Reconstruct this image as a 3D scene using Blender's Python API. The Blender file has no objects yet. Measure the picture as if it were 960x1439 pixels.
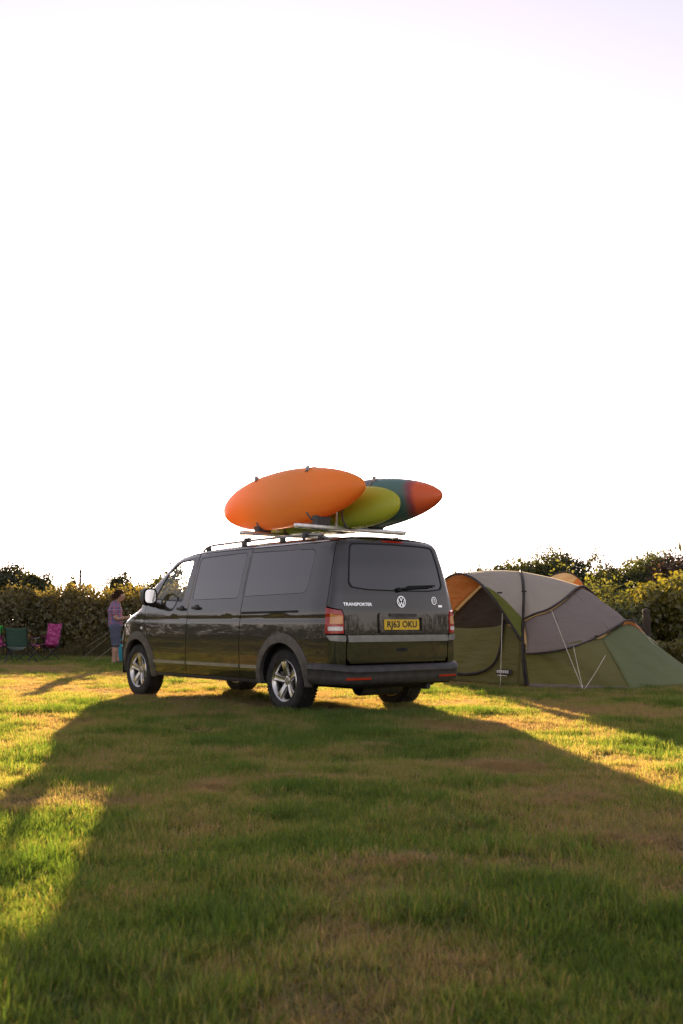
import bpy, bmesh, math, random
import numpy as np
from mathutils import Vector, Matrix
from mathutils.geometry import tessellate_polygon
random.seed(7)
R = math.radians
scene = bpy.context.scene
COL = scene.collection

# ------------------------------------------------------------------ camera
CAM_H, PITCH, FPX = 0.977, 0.107218, 1445.3
cam_d = bpy.data.cameras.new('camera'); cam = bpy.data.objects.new('camera', cam_d); COL.objects.link(cam)
cam.location = (0, 0, CAM_H); cam.rotation_euler = (math.pi/2 + PITCH, 0, 0)
cam_d.sensor_fit = 'VERTICAL'; cam_d.sensor_height = 36; cam_d.sensor_width = 24
cam_d.lens = 36*FPX/1439; cam_d.clip_end = 2000; cam_d.clip_start = 0.05
cam_d.dof.use_dof = True; cam_d.dof.focus_distance = 12.0; cam_d.dof.aperture_fstop = 4.0
scene.camera = cam

# ------------------------------------------------------------------ sky, sun, exposure
SUN_EL, SUN_AZ = R(9.4), R(-5.7)            # azimuth measured from +Y towards +X
world = bpy.data.worlds.new('World'); scene.world = world; world.use_nodes = True
wn, wl = world.node_tree.nodes, world.node_tree.links
wn.clear()
sky = wn.new('ShaderNodeTexSky'); sky.sky_type = 'NISHITA'; sky.sun_disc = False
sky.sun_elevation = SUN_EL; sky.sun_rotation = SUN_AZ
sky.altitude = 0; sky.air_density = 1.0; sky.dust_density = 0.55; sky.ozone_density = 0.6
hsv = wn.new('ShaderNodeHueSaturation'); hsv.inputs['Saturation'].default_value = 0.36
tint = wn.new('ShaderNodeMix'); tint.data_type = 'RGBA'; tint.blend_type = 'MULTIPLY'
tint.inputs[0].default_value = 1.0; tint.inputs[7].default_value = (1.075, 0.94, 1.0, 1)
bgn = wn.new('ShaderNodeBackground'); bgn.inputs['Strength'].default_value = 0.075
wout = wn.new('ShaderNodeOutputWorld')
wl.new(sky.outputs[0], hsv.inputs['Color']); wl.new(hsv.outputs[0], tint.inputs[6])
wl.new(tint.outputs[2], bgn.inputs['Color']); wl.new(bgn.outputs[0], wout.inputs['Surface'])
sun_d = bpy.data.lights.new('sun', 'SUN'); sun_d.energy = 5.0; sun_d.angle = R(0.53); sun_d.color = (1.0, 0.75, 0.43)
sun = bpy.data.objects.new('sun', sun_d); COL.objects.link(sun); sun.location = (-5, 50, 12)
sun_dir = Vector((math.sin(SUN_AZ)*math.cos(SUN_EL), math.cos(SUN_AZ)*math.cos(SUN_EL), math.sin(SUN_EL)))
sun.rotation_euler = sun_dir.to_track_quat('Z', 'Y').to_euler()
vs = scene.view_settings
vs.view_transform = 'Standard'; vs.look = 'None'; vs.exposure = 1.95; vs.gamma = 1.0; vs.use_curve_mapping = False
scene.cycles.use_denoising = True; scene.cycles.denoiser = 'OPENIMAGEDENOISE'; scene.cycles.denoising_input_passes = 'RGB_ALBEDO_NORMAL'; scene.cycles.denoising_prefilter = 'NONE'
scene.cycles.max_bounces = 8; scene.cycles.transparent_max_bounces = 16
scene.cycles.volume_bounces = 1

# ------------------------------------------------------------------ helpers
def at(px, py, Y):
    """a point of the place: direction (px,py) of the survey picture, Y metres away"""
    a = (px-480)/FPX; b = (719.5-py)/FPX
    c, s = math.cos(PITCH), math.sin(PITCH)
    d = (a, c-b*s, s+b*c); t = Y/d[1]
    return Vector((d[0]*t, Y, CAM_H+d[2]*t))

def tag(o, label=None, cat=None, group=None, kind=None):
    if label: o['label'] = label
    if cat: o['category'] = cat
    if group: o['group'] = group
    if kind: o['kind'] = kind
    return o
def thing(name, label, cat, loc=(0,0,0), rotz=0, group=None):
    o = bpy.data.objects.new(name, None); COL.objects.link(o)
    o.location = loc; o.rotation_euler = (0, 0, rotz); o.empty_display_size = .2
    return tag(o, label, cat, group)
def link(name, me, mat=None, parent=None):
    o = bpy.data.objects.new(name, me); COL.objects.link(o)
    if mat is not None:
        me.materials.clear(); me.materials.append(mat)
    if parent is not None: o.parent = parent
    return o
def np_mesh(name, verts, faces, smooth=True):
    """faces: (n,k) int array, all of k corners"""
    verts = np.asarray(verts, dtype=np.float32); faces = np.asarray(faces, dtype=np.int32)
    me = bpy.data.meshes.new(name); n, k = faces.shape
    me.vertices.add(len(verts)); me.vertices.foreach_set('co', verts.ravel())
    me.loops.add(n*k); me.loops.foreach_set('vertex_index', faces.ravel())
    me.polygons.add(n); me.polygons.foreach_set('loop_start', np.arange(0, n*k, k, dtype=np.int32))
    me.polygons.foreach_set('loop_total', np.full(n, k, dtype=np.int32))
    me.update(calc_edges=True)
    me.polygons.foreach_set('use_smooth', np.full(n, smooth))
    return me

class MB:
    """collects shapes; build() links them as one mesh object"""
    def __init__(s): s.v = []; s.f = []
    def add(s, vs, fs):
        o = len(s.v); s.v += [tuple(map(float, p)) for p in vs]; s.f += [tuple(i+o for i in f) for f in fs]; return s
    def box(s, c, d, rot=None, bev=0.0):
        x, y, z = d[0]/2, d[1]/2, d[2]/2
        if bev <= 0:
            P = [Vector((a*x, b*y, e*z)) for a in (-1,1) for b in (-1,1) for e in (-1,1)]
            F = [(0,1,3,2),(4,6,7,5),(0,4,5,1),(2,3,7,6),(0,2,6,4),(1,5,7,3)]
        else:
            bm = bmesh.new(); bmesh.ops.create_cube(bm, size=1)
            bmesh.ops.scale(bm, vec=d, verts=bm.verts)
            bmesh.ops.bevel(bm, geom=list(bm.edges), offset=bev, segments=2, affect='EDGES', profile=.5)
            bm.verts.index_update(); P = [q.co.copy() for q in bm.verts]; F = [[q.index for q in f.verts] for f in bm.faces]; bm.free()
        if rot is not None: P = [rot @ p for p in P]
        return s.add([p+Vector(c) for p in P], F)
    def tube(s, pts, r, n=8, caps=True, closed=False):
        pts = [Vector(p) for p in pts]; m = len(pts)
        rs = r if isinstance(r, (list, tuple)) else [r]*m
        V = []; F = []; nrm = None
        for i, p in enumerate(pts):
            if closed: t = pts[(i+1) % m]-pts[i-1]
            else: t = pts[min(i+1, m-1)]-pts[max(i-1, 0)]
            if t.length < 1e-9: t = Vector((0,0,1))
            t.normalize()
            if nrm is None:
                a = Vector((0,0,1)) if abs(t.z) < .9 else Vector((1,0,0)); nrm = (a-t*a.dot(t)).normalized()
            else:
                nrm = nrm-t*nrm.dot(t); nrm.normalize()
            b = t.cross(nrm)
            for k in range(n):
                an = 2*math.pi*k/n; V.append(p+(nrm*math.cos(an)+b*math.sin(an))*rs[i])
        for i in range(m if closed else m-1):
            j = (i+1) % m
            for k in range(n):
                F.append((i*n+k, i*n+(k+1) % n, j*n+(k+1) % n, j*n+k))
        if caps and not closed:
            F.append(tuple(range(n-1, -1, -1))); F.append(tuple((m-1)*n+k for k in range(n)))
        return s.add(V, F)
    def lathe(s, prof, n=32, M=None, closed=False):
        """prof: (radius, axial) pairs about the Y axis"""
        V = []; F = []; m = len(prof)
        for i in range(n):
            a = 2*math.pi*i/n
            for (r, y) in prof:
                p = Vector((r*math.cos(a), y, r*math.sin(a))); V.append(M @ p if M else p)
        for i in range(n):
            j = (i+1) % n
            for k in range(m if closed else m-1):
                l = (k+1) % m
                F.append((i*m+k, i*m+l, j*m+l, j*m+k))
        return s.add(V, F)
    def sphere(s, c, r, n=12, m=8, sc=(1,1,1), rot=None):
        V = []; F = []
        for i in range(m+1):
            th = math.pi*i/m
            for k in range(n):
                ph = 2*math.pi*k/n
                p = Vector((r*sc[0]*math.sin(th)*math.cos(ph), r*sc[1]*math.sin(th)*math.sin(ph), r*sc[2]*math.cos(th)))
                if rot is not None: p = rot @ p
                V.append(p+Vector(c))
        for i in range(m):
            for k in range(n):
                F.append((i*n+k, (i+1)*n+k, (i+1)*n+(k+1) % n, i*n+(k+1) % n))
        return s.add(V, F)
    def prism(s, poly, fn, t0, t1):
        """poly 2-D, fn(a,b,t) -> 3-D"""
        n = len(poly); V = [fn(a, b, t0) for a, b in poly]+[fn(a, b, t1) for a, b in poly]
        F = [tuple(range(n-1, -1, -1)), tuple(range(n, 2*n))]+[(i, (i+1) % n, n+(i+1) % n, n+i) for i in range(n)]
        return s.add(V, F)
    def mesh(s, name, sharp=35):
        me = bpy.data.meshes.new(name); me.from_pydata(s.v, [], s.f); me.update()
        bm = bmesh.new(); bm.from_mesh(me); bmesh.ops.remove_doubles(bm, verts=bm.verts, dist=1e-5)
        bmesh.ops.recalc_face_normals(bm, faces=bm.faces); bm.to_mesh(me); bm.free()
        me.polygons.foreach_set('use_smooth', [True]*len(me.polygons))
        me.set_sharp_from_angle(angle=R(sharp)); return me
    def build(s, name, mat, parent=None, sharp=35): return link(name, s.mesh(name, sharp), mat, parent)

def catmull(pts, n=40):
    P = [np.array(p, float) for p in pts]; P = [2*P[0]-P[1]]+P+[2*P[-1]-P[-2]]
    out = []; m = len(P)-3
    for i in range(n+1):
        x = i/n*m; k = min(int(x), m-1); t = x-k
        a, b, c, d = P[k:k+4]
        out.append(.5*((2*b)+(-a+c)*t+(2*a-5*b+4*c-d)*t*t+(-a+3*b-3*c+d)*t**3))
    return np.array(out)
def vnoise(x, y, seed=0, z=0.0):
    """smooth value noise, -1..1"""
    x = np.asarray(x, float); y = np.asarray(y, float)
    xi = np.floor(x).astype(np.int64); yi = np.floor(y).astype(np.int64); fx = x-xi; fy = y-yi
    def h(a, b):
        n = (a*374761393+b*668265263+seed*1442695041) & 0x7fffffff
        n = ((n ^ (n >> 13))*1274126177) & 0x7fffffff
        return ((n ^ (n >> 16)) & 0xffff)/32767.5-1
    sx = fx*fx*(3-2*fx); sy = fy*fy*(3-2*fy)
    a = h(xi, yi)*(1-sx)+h(xi+1, yi)*sx; b = h(xi, yi+1)*(1-sx)+h(xi+1, yi+1)*sx
    return a*(1-sy)+b*sy
def fbm(x, y, seed=0, o=4):
    r = 0; a = .5; f = 1
    for k in range(o): r = r+a*vnoise(np.asarray(x)*f, np.asarray(y)*f, seed+k); a *= .5; f *= 2
    return r

# ------------------------------------------------------------------ materials
MATS = {}
def nodes_of(name):
    m = bpy.data.materials.new(name); m.use_nodes = True; return m, m.node_tree.nodes, m.node_tree.links
def pmat(name, col, rough=.5, metal=0, coat=0, spec=.5, var=.12, scale=8, bump=0, bscale=60, trans=0, col2=None, emit=None, rvar=.08, sheen=0):
    """Principled with noise-varied colour, gloss and fine relief; trans adds translucency (thin cloth, plastic)"""
    if name in MATS: return MATS[name]
    m, N, L = nodes_of(name); p = N['Principled BSDF']; out = N['Material Output']
    tc = N.new('ShaderNodeTexCoord'); no = N.new('ShaderNodeTexNoise'); no.inputs['Scale'].default_value = scale; no.inputs['Detail'].default_value = 6
    L.new(tc.outputs['Object'], no.inputs['Vector'])
    mx = N.new('ShaderNodeMix'); mx.data_type = 'RGBA'
    c2 = col2 or tuple(max(0, c*(1-2*var)) for c in col)
    c1 = tuple(min(1, c*(1+var)) for c in col) if not col2 else col
    mx.inputs[6].default_value = (*c1, 1); mx.inputs[7].default_value = (*c2, 1)
    cr = N.new('ShaderNodeMapRange'); cr.inputs[1].default_value = .35; cr.inputs[2].default_value = .65
    L.new(no.outputs['Fac'], cr.inputs[0]); L.new(cr.outputs[0], mx.inputs[0]); L.new(mx.outputs[2], p.inputs['Base Color'])
    rr = N.new('ShaderNodeMapRange'); rr.inputs[3].default_value = max(.02, rough-rvar); rr.inputs[4].default_value = min(1, rough+rvar)
    L.new(no.outputs['Fac'], rr.inputs[0]); L.new(rr.outputs[0], p.inputs['Roughness'])
    p.inputs['Metallic'].default_value = metal; p.inputs['Specular IOR Level'].default_value = spec
    p.inputs['Coat Weight'].default_value = coat; p.inputs['Coat Roughness'].default_value = .03
    if sheen: p.inputs['Sheen Weight'].default_value = sheen
    if emit: p.inputs['Emission Color'].default_value = (*emit[:3], 1); p.inputs['Emission Strength'].default_value = emit[3]
    if bump:
        n2 = N.new('ShaderNodeTexNoise'); n2.inputs['Scale'].default_value = bscale; n2.inputs['Detail'].default_value = 4
        L.new(tc.outputs['Object'], n2.inputs['Vector'])
        b = N.new('ShaderNodeBump'); b.inputs['Strength'].default_value = bump; b.inputs['Distance'].default_value = .01
        L.new(n2.outputs['Fac'], b.inputs['Height']); L.new(b.outputs[0], p.inputs['Normal'])
    if trans:
        t = N.new('ShaderNodeBsdfTranslucent'); L.new(mx.outputs[2], t.inputs['Color'])
        ms = N.new('ShaderNodeMixShader'); ms.inputs[0].default_value = trans
        L.new(p.outputs[0], ms.inputs[1]); L.new(t.outputs[0], ms.inputs[2]); L.new(ms.outputs[0], out.inputs['Surface'])
    MATS[name] = m; return m
def leafmat(name, dark, light, dry=None, trans=.45, scale=.5, gloss=.06):
    """leaf colour: varies leaf by leaf and clump by clump"""
    m, N, L = nodes_of(name); N.remove(N['Principled BSDF']); out = N['Material Output']
    geo = N.new('ShaderNodeNewGeometry'); no = N.new('ShaderNodeTexNoise'); no.inputs['Scale'].default_value = scale; no.inputs['Detail'].default_value = 3
    L.new(geo.outputs['Position'], no.inputs['Vector'])
    ad = N.new('ShaderNodeMath'); ad.operation = 'MULTIPLY_ADD'; ad.inputs[1].default_value = .6
    L.new(geo.outputs['Random Per Island'], ad.inputs[0]); L.new(no.outputs['Fac'], ad.inputs[2])
    cr = N.new('ShaderNodeValToRGB'); e = cr.color_ramp.elements
    e[0].position = .35; e[0].color = (*dark, 1); e[1].position = 1.0; e[1].color = (*light, 1)
    if dry: q = cr.color_ramp.elements.new(1.08 if False else .97); q.color = (*dry, 1)
    L.new(ad.outputs[0], cr.inputs[0])
    d = N.new('ShaderNodeBsdfDiffuse'); t = N.new('ShaderNodeBsdfTranslucent'); g = N.new('ShaderNodeBsdfGlossy'); g.inputs['Roughness'].default_value = .45
    L.new(cr.outputs[0], d.inputs['Color'])
    br = N.new('ShaderNodeMix'); br.data_type = 'RGBA'; br.blend_type = 'MULTIPLY'; br.inputs[0].default_value = 1; br.inputs[7].default_value = (1.9, 1.6, .7, 1)
    L.new(cr.outputs[0], br.inputs[6]); L.new(br.outputs[2], t.inputs['Color'])
    m1 = N.new('ShaderNodeMixShader'); m1.inputs[0].default_value = trans; L.new(d.outputs[0], m1.inputs[1]); L.new(t.outputs[0], m1.inputs[2])
    m2 = N.new('ShaderNodeMixShader'); m2.inputs[0].default_value = gloss; L.new(m1.outputs[0], m2.inputs[1]); L.new(g.outputs[0], m2.inputs[2])
    L.new(m2.outputs[0], out.inputs['Surface']); return m
def glassmat(name, tint, refl_ior=1.5):
    """thin pane: lets light through with a tint, mirrors by Fresnel"""
    m, N, L = nodes_of(name); N.remove(N['Principled BSDF']); out = N['Material Output']
    t = N.new('ShaderNodeBsdfTransparent'); t.inputs['Color'].default_value = (*tint, 1)
    g = N.new('ShaderNodeBsdfGlossy'); g.inputs['Roughness'].default_value = .02
    lw = N.new('ShaderNodeLayerWeight'); pw = N.new('ShaderNodeMath'); pw.operation = 'POWER'; pw.inputs[1].default_value = 5.0
    lw.inputs['Blend'].default_value = .5; L.new(lw.outputs['Facing'], pw.inputs[0])
    f = N.new('ShaderNodeMath'); f.operation = 'MULTIPLY_ADD'; f.inputs[1].default_value = .9; f.inputs[2].default_value = .05; L.new(pw.outputs[0], f.inputs[0])
    ms = N.new('ShaderNodeMixShader'); L.new(f.outputs[0], ms.inputs[0]); L.new(t.outputs[0], ms.inputs[1]); L.new(g.outputs[0], ms.inputs[2])
    L.new(ms.outputs[0], out.inputs['Surface']); return m
# ================================================================== the field
def gz(x, y):
    """gentle unevenness of the turf"""
    x = np.asarray(x, float); y = np.asarray(y, float)
    return .030*fbm(x*.35, y*.35, 3, 3)+.012*vnoise(x*1.6, y*1.6, 9)-.004
def dryness(x, y):
    return .75*fbm(np.asarray(x)*.7+3.1, np.asarray(y)*.7, 21, 4)+.42*vnoise(np.asarray(x)*2.6, np.asarray(y)*2.6, 31)

def grounds():
    m, N, L = nodes_of('soil_and_thatch'); p = N['Principled BSDF']; p.inputs['Roughness'].default_value = .95; p.inputs['Specular IOR Level'].default_value = .1
    geo = N.new('ShaderNodeNewGeometry')
    def noise(sc, det=5):
        n = N.new('ShaderNodeTexNoise'); n.inputs['Scale'].default_value = sc; n.inputs['Detail'].default_value = det; L.new(geo.outputs['Position'], n.inputs['Vector']); return n
    a = noise(.45); b = noise(24, 6); cr = N.new('ShaderNodeValToRGB'); e = cr.color_ramp.elements
    e[0].position = .35; e[0].color = (.055,.072,.018,1); e[1].position = .68; e[1].color = (.105,.085,.040,1)
    L.new(a.outputs['Fac'], cr.inputs[0])
    mx = N.new('ShaderNodeMix'); mx.data_type = 'RGBA'; mx.blend_type = 'MULTIPLY'; mx.inputs[0].default_value = .8; L.new(cr.outputs[0], mx.inputs[6])
    c2 = N.new('ShaderNodeValToRGB'); c2.color_ramp.elements[0].color = (.55,.52,.48,1); c2.color_ramp.elements[0].position = .3; c2.color_ramp.elements[1].color = (1.3,1.3,1.2,1); c2.color_ramp.elements[1].position = .7
    L.new(b.outputs['Fac'], c2.inputs[0]); L.new(c2.outputs[0], mx.inputs[7]); L.new(mx.outputs[2], p.inputs['Base Color'])
    bp = N.new('ShaderNodeBump'); bp.inputs['Strength'].default_value = .8; bp.inputs['Distance'].default_value = .03; L.new(b.outputs['Fac'], bp.inputs['Height']); L.new(bp.outputs[0], p.inputs['Normal'])
    return m
soil = grounds()
def axis(lo, hi, st, far):
    c = list(np.arange(lo, hi+1e-6, st)); w = st; a = [lo]
    while a[-1] > -far: w *= 1.35; a.append(a[-1]-w)
    w = st; b = [hi]
    while b[-1] < far: w *= 1.35; b.append(b[-1]+w)
    return np.array(a[1:][::-1]+c+b[1:])
xs, ys = axis(-12, 12, .2, 600), axis(0, 34, .2, 600)
X, Y = np.meshgrid(xs, ys); fade = np.clip((60-np.hypot(X, Y-12))/25, 0, 1)
Zg = gz(X, Y)*fade
nx, ny = len(xs), len(ys); ii = np.arange(nx*ny).reshape(ny, nx)
q = np.stack([ii[:-1,:-1].ravel(), ii[:-1,1:].ravel(), ii[1:,1:].ravel(), ii[1:,:-1].ravel()], 1)
gme = np_mesh('field', np.stack([X.ravel(), Y.ravel(), Zg.ravel()], 1), q)
field = link('field_ground', gme, soil); tag(field, 'wide mown grass camping field', 'ground', kind='structure')

# grass: tufts of real blades scattered over the turf
def grassmat():
    m, N, L = nodes_of('grass_blades'); N.remove(N['Principled BSDF']); out = N['Material Output']
    at_ = N.new('ShaderNodeAttribute'); at_.attribute_type = 'INSTANCER'; at_.attribute_name = 'dry'
    geo = N.new('ShaderNodeNewGeometry')
    ad = N.new('ShaderNodeMath'); ad.operation = 'MULTIPLY_ADD'; ad.inputs[1].default_value = .72; L.new(geo.outputs['Random Per Island'], ad.inputs[0]); L.new(at_.outputs['Fac'], ad.inputs[2])
    cr = N.new('ShaderNodeValToRGB'); r_ = cr.color_ramp; r_.elements[0].position = .05; r_.elements[0].color = (.062,.128,.022,1)
    for pos, c in ((.40,(.125,.205,.044,1)), (.62,(.205,.225,.075,1)), (.85,(.260,.225,.130,1))):
        el = r_.elements.new(pos); el.color = c
    r_.elements[-1].position = 1.0; r_.elements[-1].color = (.275,.225,.150,1)
    L.new(ad.outputs[0], cr.inputs[0])
    d = N.new('ShaderNodeBsdfDiffuse'); L.new(cr.outputs[0], d.inputs['Color'])
    t = N.new('ShaderNodeBsdfTranslucent'); br = N.new('ShaderNodeMix'); br.data_type = 'RGBA'; br.blend_type = 'MULTIPLY'; br.inputs[0].default_value = 1; br.inputs[7].default_value = (2.5,1.85,.9,1)
    L.new(cr.outputs[0], br.inputs[6]); L.new(br.outputs[2], t.inputs['Color'])
    g = N.new('ShaderNodeBsdfGlossy'); g.inputs['Roughness'].default_value = .5
    m1 = N.new('ShaderNodeMixShader'); m1.inputs[0].default_value = .55; L.new(d.outputs[0], m1.inputs[1]); L.new(t.outputs[0], m1.inputs[2])
    m2 = N.new('ShaderNodeMixShader'); m2.inputs[0].default_value = .03; L.new(m1.outputs[0], m2.inputs[1]); L.new(g.outputs[0], m2.inputs[2])
    L.new(m2.outputs[0], out.inputs['Surface']); return m
gmat = grassmat()
tufts = bpy.data.collections.new('tufts')
def tuft(k, n, rad, h0, h1, lean, wid):
    rg = np.random.default_rng(100+k); V = []; F = []
    for i in range(n):
        a = rg.uniform(0, 2*math.pi); r = rad*math.sqrt(rg.uniform()); x0, y0 = r*math.cos(a), r*math.sin(a)
        h = rg.uniform(h0, h1); b = a+rg.normal(0, 1.2); l = abs(rg.normal(0, lean))*h+.1*h; w = wid*rg.uniform(.7, 1.3)
        dx, dy = math.cos(b), math.sin(b); f = rg.uniform(0, 2*math.pi); px_, py_ = math.cos(f)*w/2, math.sin(f)*w/2
        o = len(V)
        for (t, ww) in ((-.1, 1.0), (.35, .95), (.7, .65)):
            bx, by, bz = x0+dx*l*t*abs(t), y0+dy*l*t*abs(t), h*(t-.22*t*abs(t)*min(1.5, l/h))
            V += [(bx-px_*ww, by-py_*ww, bz), (bx+px_*ww, by+py_*ww, bz)]
        V.append((x0+dx*l, y0+dy*l, h*(1-.25*min(1.5, l/h))))
        F += [(o,o+1,o+3,o+2), (o+2,o+3,o+5,o+4), (o+4,o+5,o+6,o+6)]
    me = bpy.data.meshes.new('tuft'); me.from_pydata(V, [], [f if f[2] != f[3] else f[:3] for f in F]); me.update()
    me.polygons.foreach_set('use_smooth', [True]*len(me.polygons)); me.materials.append(gmat)
    o = bpy.data.objects.new('tuft_%02d' % k, me); tufts.objects.link(o)
for k in range(4): tuft(k, 34, .055, .022, .058, .55, .0029)          # short mown
for k in range(4, 7): tuft(k, 28, .045, .034, .078, .7, .0030)      # longer, left by the mower
for k in range(7, 9): tuft(k, 40, .075, .012, .040, 1.8, .0030)      # flattened dry clippings
rg = np.random.default_rng(5)
PX = []; PY = []; SC = []; HEAPS = []
for (y0, y1, dens, sc) in ((1.6, 4.2, 1150, .95), (4.2, 7.5, 640, 1.0), (7.5, 12.5, 380, 1.0), (12.5, 20, 260, 1.0), (20, 33, 150, 1.15)):
    w0, w1 = .44*y1+1.8, .44*y1+1.8
    n = int(dens*(y1-y0)*2*w1); y = rg.uniform(y0, y1, n); x = rg.uniform(-w1, w1, n)
    k = np.abs(x) < .44*y+1.8; PX.append(x[k]); PY.append(y[k]); SC.append(np.full(k.sum(), sc))
# a thinner cover outside the view
for (px, py, r_, q_) in ((725,1077,.20,150), (822,1122,.15,90), (690,1075,.10,50), (533,1048,.12,60), (410,1095,.12,60), (300,1105,.12,50), (860,1180,.16,80), (590,1215,.14,80), (150,1080,.10,40), (770,1130,.14,60), (640,1160,.10,50)):
    d = at(px, py, 1.0)-Vector((0,0,CAM_H)); k = -CAM_H/d.z; HEAPS.append((d.x*k, d.y*k, r_, q_))
n = 45000; x = rg.uniform(-26, 26, n); y = rg.uniform(-8, 33, n); k = (np.abs(x) > .44*y+1.8) | (y < 1.6); PX.append(x[k]); PY.append(y[k]); SC.append(np.full(k.sum(), 1.3))
PX, PY, SC = map(np.concatenate, (PX, PY, SC)); n = len(PX)
dry = dryness(PX, PY)+.24*np.clip((PY-4.5)/7, 0, 1)-.03; lush = .7*fbm(PX*1.1+40, PY*1.1, 51, 3)+.45*vnoise(PX*3.3, PY*3.3, 57)-.35*dry
idx = rg.integers(0, 4, n); long_ = (lush+rg.normal(0, .12, n)) > .22; idx[long_] = rg.integers(4, 7, long_.sum())
flat = (dry+rg.normal(0, .15, n)) > .36; idx[flat] = rg.integers(7, 9, flat.sum())
scl = SC*rg.uniform(.7, 1.25, n)*(1+.48*np.clip(lush, -.7, 1))
PZ = gz(PX, PY); dcol = np.clip(.04+.80*dry-.30*np.clip(lush, -.3, 1)+rg.normal(0, .14, n), -.3, 1)
for (hx, hy, r_, q_) in HEAPS:       # raked-up clumps of cut grass
    a = rg.uniform(0, 6.283, q_); rr0 = r_*np.sqrt(rg.uniform(size=q_)); x = hx+1.5*rr0*np.cos(a); y = hy+rr0*np.sin(a)
    PX = np.append(PX, x); PY = np.append(PY, y); PZ = np.append(PZ, gz(x, y)+.045*(1-rr0/r_)*rg.uniform(.2, 1, q_)); scl = np.append(scl, rg.uniform(.6, 1.1, q_)); idx = np.append(idx, rg.integers(7, 9, q_)); dcol = np.append(dcol, rg.uniform(.55, 1, q_))
n = len(PX)
pm = bpy.data.meshes.new('grass'); pm.vertices.add(n)
pm.vertices.foreach_set('co', np.stack([PX, PY, PZ], 1).astype(np.float32).ravel())
def attr(nm, ty, key, val): a = pm.attributes.new(nm, ty, 'POINT'); a.data.foreach_set(key, val)
rot = np.stack([rg.normal(0, .12, n), rg.normal(0, .12, n), rg.uniform(0, 6.283, n)], 1)
attr('rot', 'FLOAT_VECTOR', 'vector', rot.astype(np.float32).ravel()); attr('scl', 'FLOAT', 'value', scl.astype(np.float32)); attr('idx', 'INT', 'value', idx.astype(np.int32))
attr('dry', 'FLOAT', 'value', dcol.astype(np.float32))
grass = link('grass', pm); tag(grass, 'short mown grass with dry brown patches covering the field', 'grass', kind='stuff')
ng = bpy.data.node_groups.new('scatter', 'GeometryNodeTree'); ng.interface.new_socket('Geometry', in_out='INPUT', socket_type='NodeSocketGeometry'); ng.interface.new_socket('Geometry', in_out='OUTPUT', socket_type='NodeSocketGeometry')
gi, go = ng.nodes.new('NodeGroupInput'), ng.nodes.new('NodeGroupOutput')
ci = ng.nodes.new('GeometryNodeCollectionInfo'); ci.inputs['Collection'].default_value = tufts; ci.inputs['Separate Children'].default_value = True; ci.inputs['Reset Children'].default_value = True
mp = ng.nodes.new('GeometryNodeMeshToPoints'); ip = ng.nodes.new('GeometryNodeInstanceOnPoints'); ip.inputs['Pick Instance'].default_value = True
def named(nm, ty): a = ng.nodes.new('GeometryNodeInputNamedAttribute'); a.data_type = ty; a.inputs['Name'].default_value = nm; return a.outputs['Attribute']
e2r = ng.nodes.new('FunctionNodeEulerToRotation')
ng.links.new(gi.outputs[0], mp.inputs['Mesh']); ng.links.new(mp.outputs[0], ip.inputs['Points']); ng.links.new(ci.outputs[0], ip.inputs['Instance'])
ng.links.new(named('idx', 'INT'), ip.inputs['Instance Index']); ng.links.new(named('rot', 'FLOAT_VECTOR'), e2r.inputs[0]); ng.links.new(e2r.outputs[0], ip.inputs['Rotation'])
ng.links.new(named('scl', 'FLOAT'), ip.inputs['Scale']); ng.links.new(ip.outputs[0], go.inputs[0])
md = grass.modifiers.new('scatter', 'NODES'); md.node_group = ng

# ================================================================== hedges and trees
def leaf_cloud(name, blobs, n, size, mat, parent, seed, asp=.55, shell=.16, droop=0.0, tree=False, up=.3, stray_=.05):
    """blobs: (cx,cy,cz,rx,ry,rz); leaves fill an uneven shell of every blob"""
    rg = np.random.default_rng(seed); B = np.array(blobs, float)
    wgt = (B[:,3]*B[:,5]+B[:,4]*B[:,5]+B[:,3]*B[:,4]); wgt /= wgt.sum()
    k = rg.choice(len(B), n, p=wgt); d = rg.normal(size=(n, 3)); d /= np.linalg.norm(d, axis=1)[:, None]
    low = (d[:,2] < -.35) & tree; d[low, 2] *= -.4
    lump = .12*np.sin(d[:,0]*7+k)+.12*np.sin(d[:,1]*6+2*k+d[:,2]*5)+.08*np.sin(d[:,2]*13+d[:,0]*11)
    rad = 1+lump-np.abs(rg.normal(0, shell, n))+.05*rg.normal(size=n)
    stray = rg.uniform(size=n) < stray_; rad[stray] += np.abs(rg.normal(0, .12, stray.sum()))
    inner = rg.uniform(size=n) < .22; rad[inner] *= rg.uniform(.3, .95, inner.sum())
    P = B[k,:3]+d*rad[:,None]*B[k,3:6]; P[:,2] = np.maximum(P[:,2], .03+.45*rg.uniform(size=n)**2)
    nr = d+rg.normal(0, .8, (n, 3)); nr /= np.linalg.norm(nr, axis=1)[:, None]
    t = rg.normal(size=(n, 3)); t[:,2] += up-droop; t -= nr*(t*nr).sum(1)[:,None]; t /= np.linalg.norm(t, axis=1)[:,None]
    b = np.cross(nr, t); s = (size*rg.uniform(.55, 1.35, n))[:,None]
    V = np.stack([P-t*s*.5, P+b*s*asp*.5+t*s*.02+nr*s*.07, P+t*s*.5, P-b*s*asp*.5+t*s*.02+nr*s*.07], 1).reshape(-1, 3)
    me = np_mesh(name, V, np.arange(n*4).reshape(n, 4), smooth=False)
    o = link(name, me, mat, parent); o['kind'] = 'stuff'; return o
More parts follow.
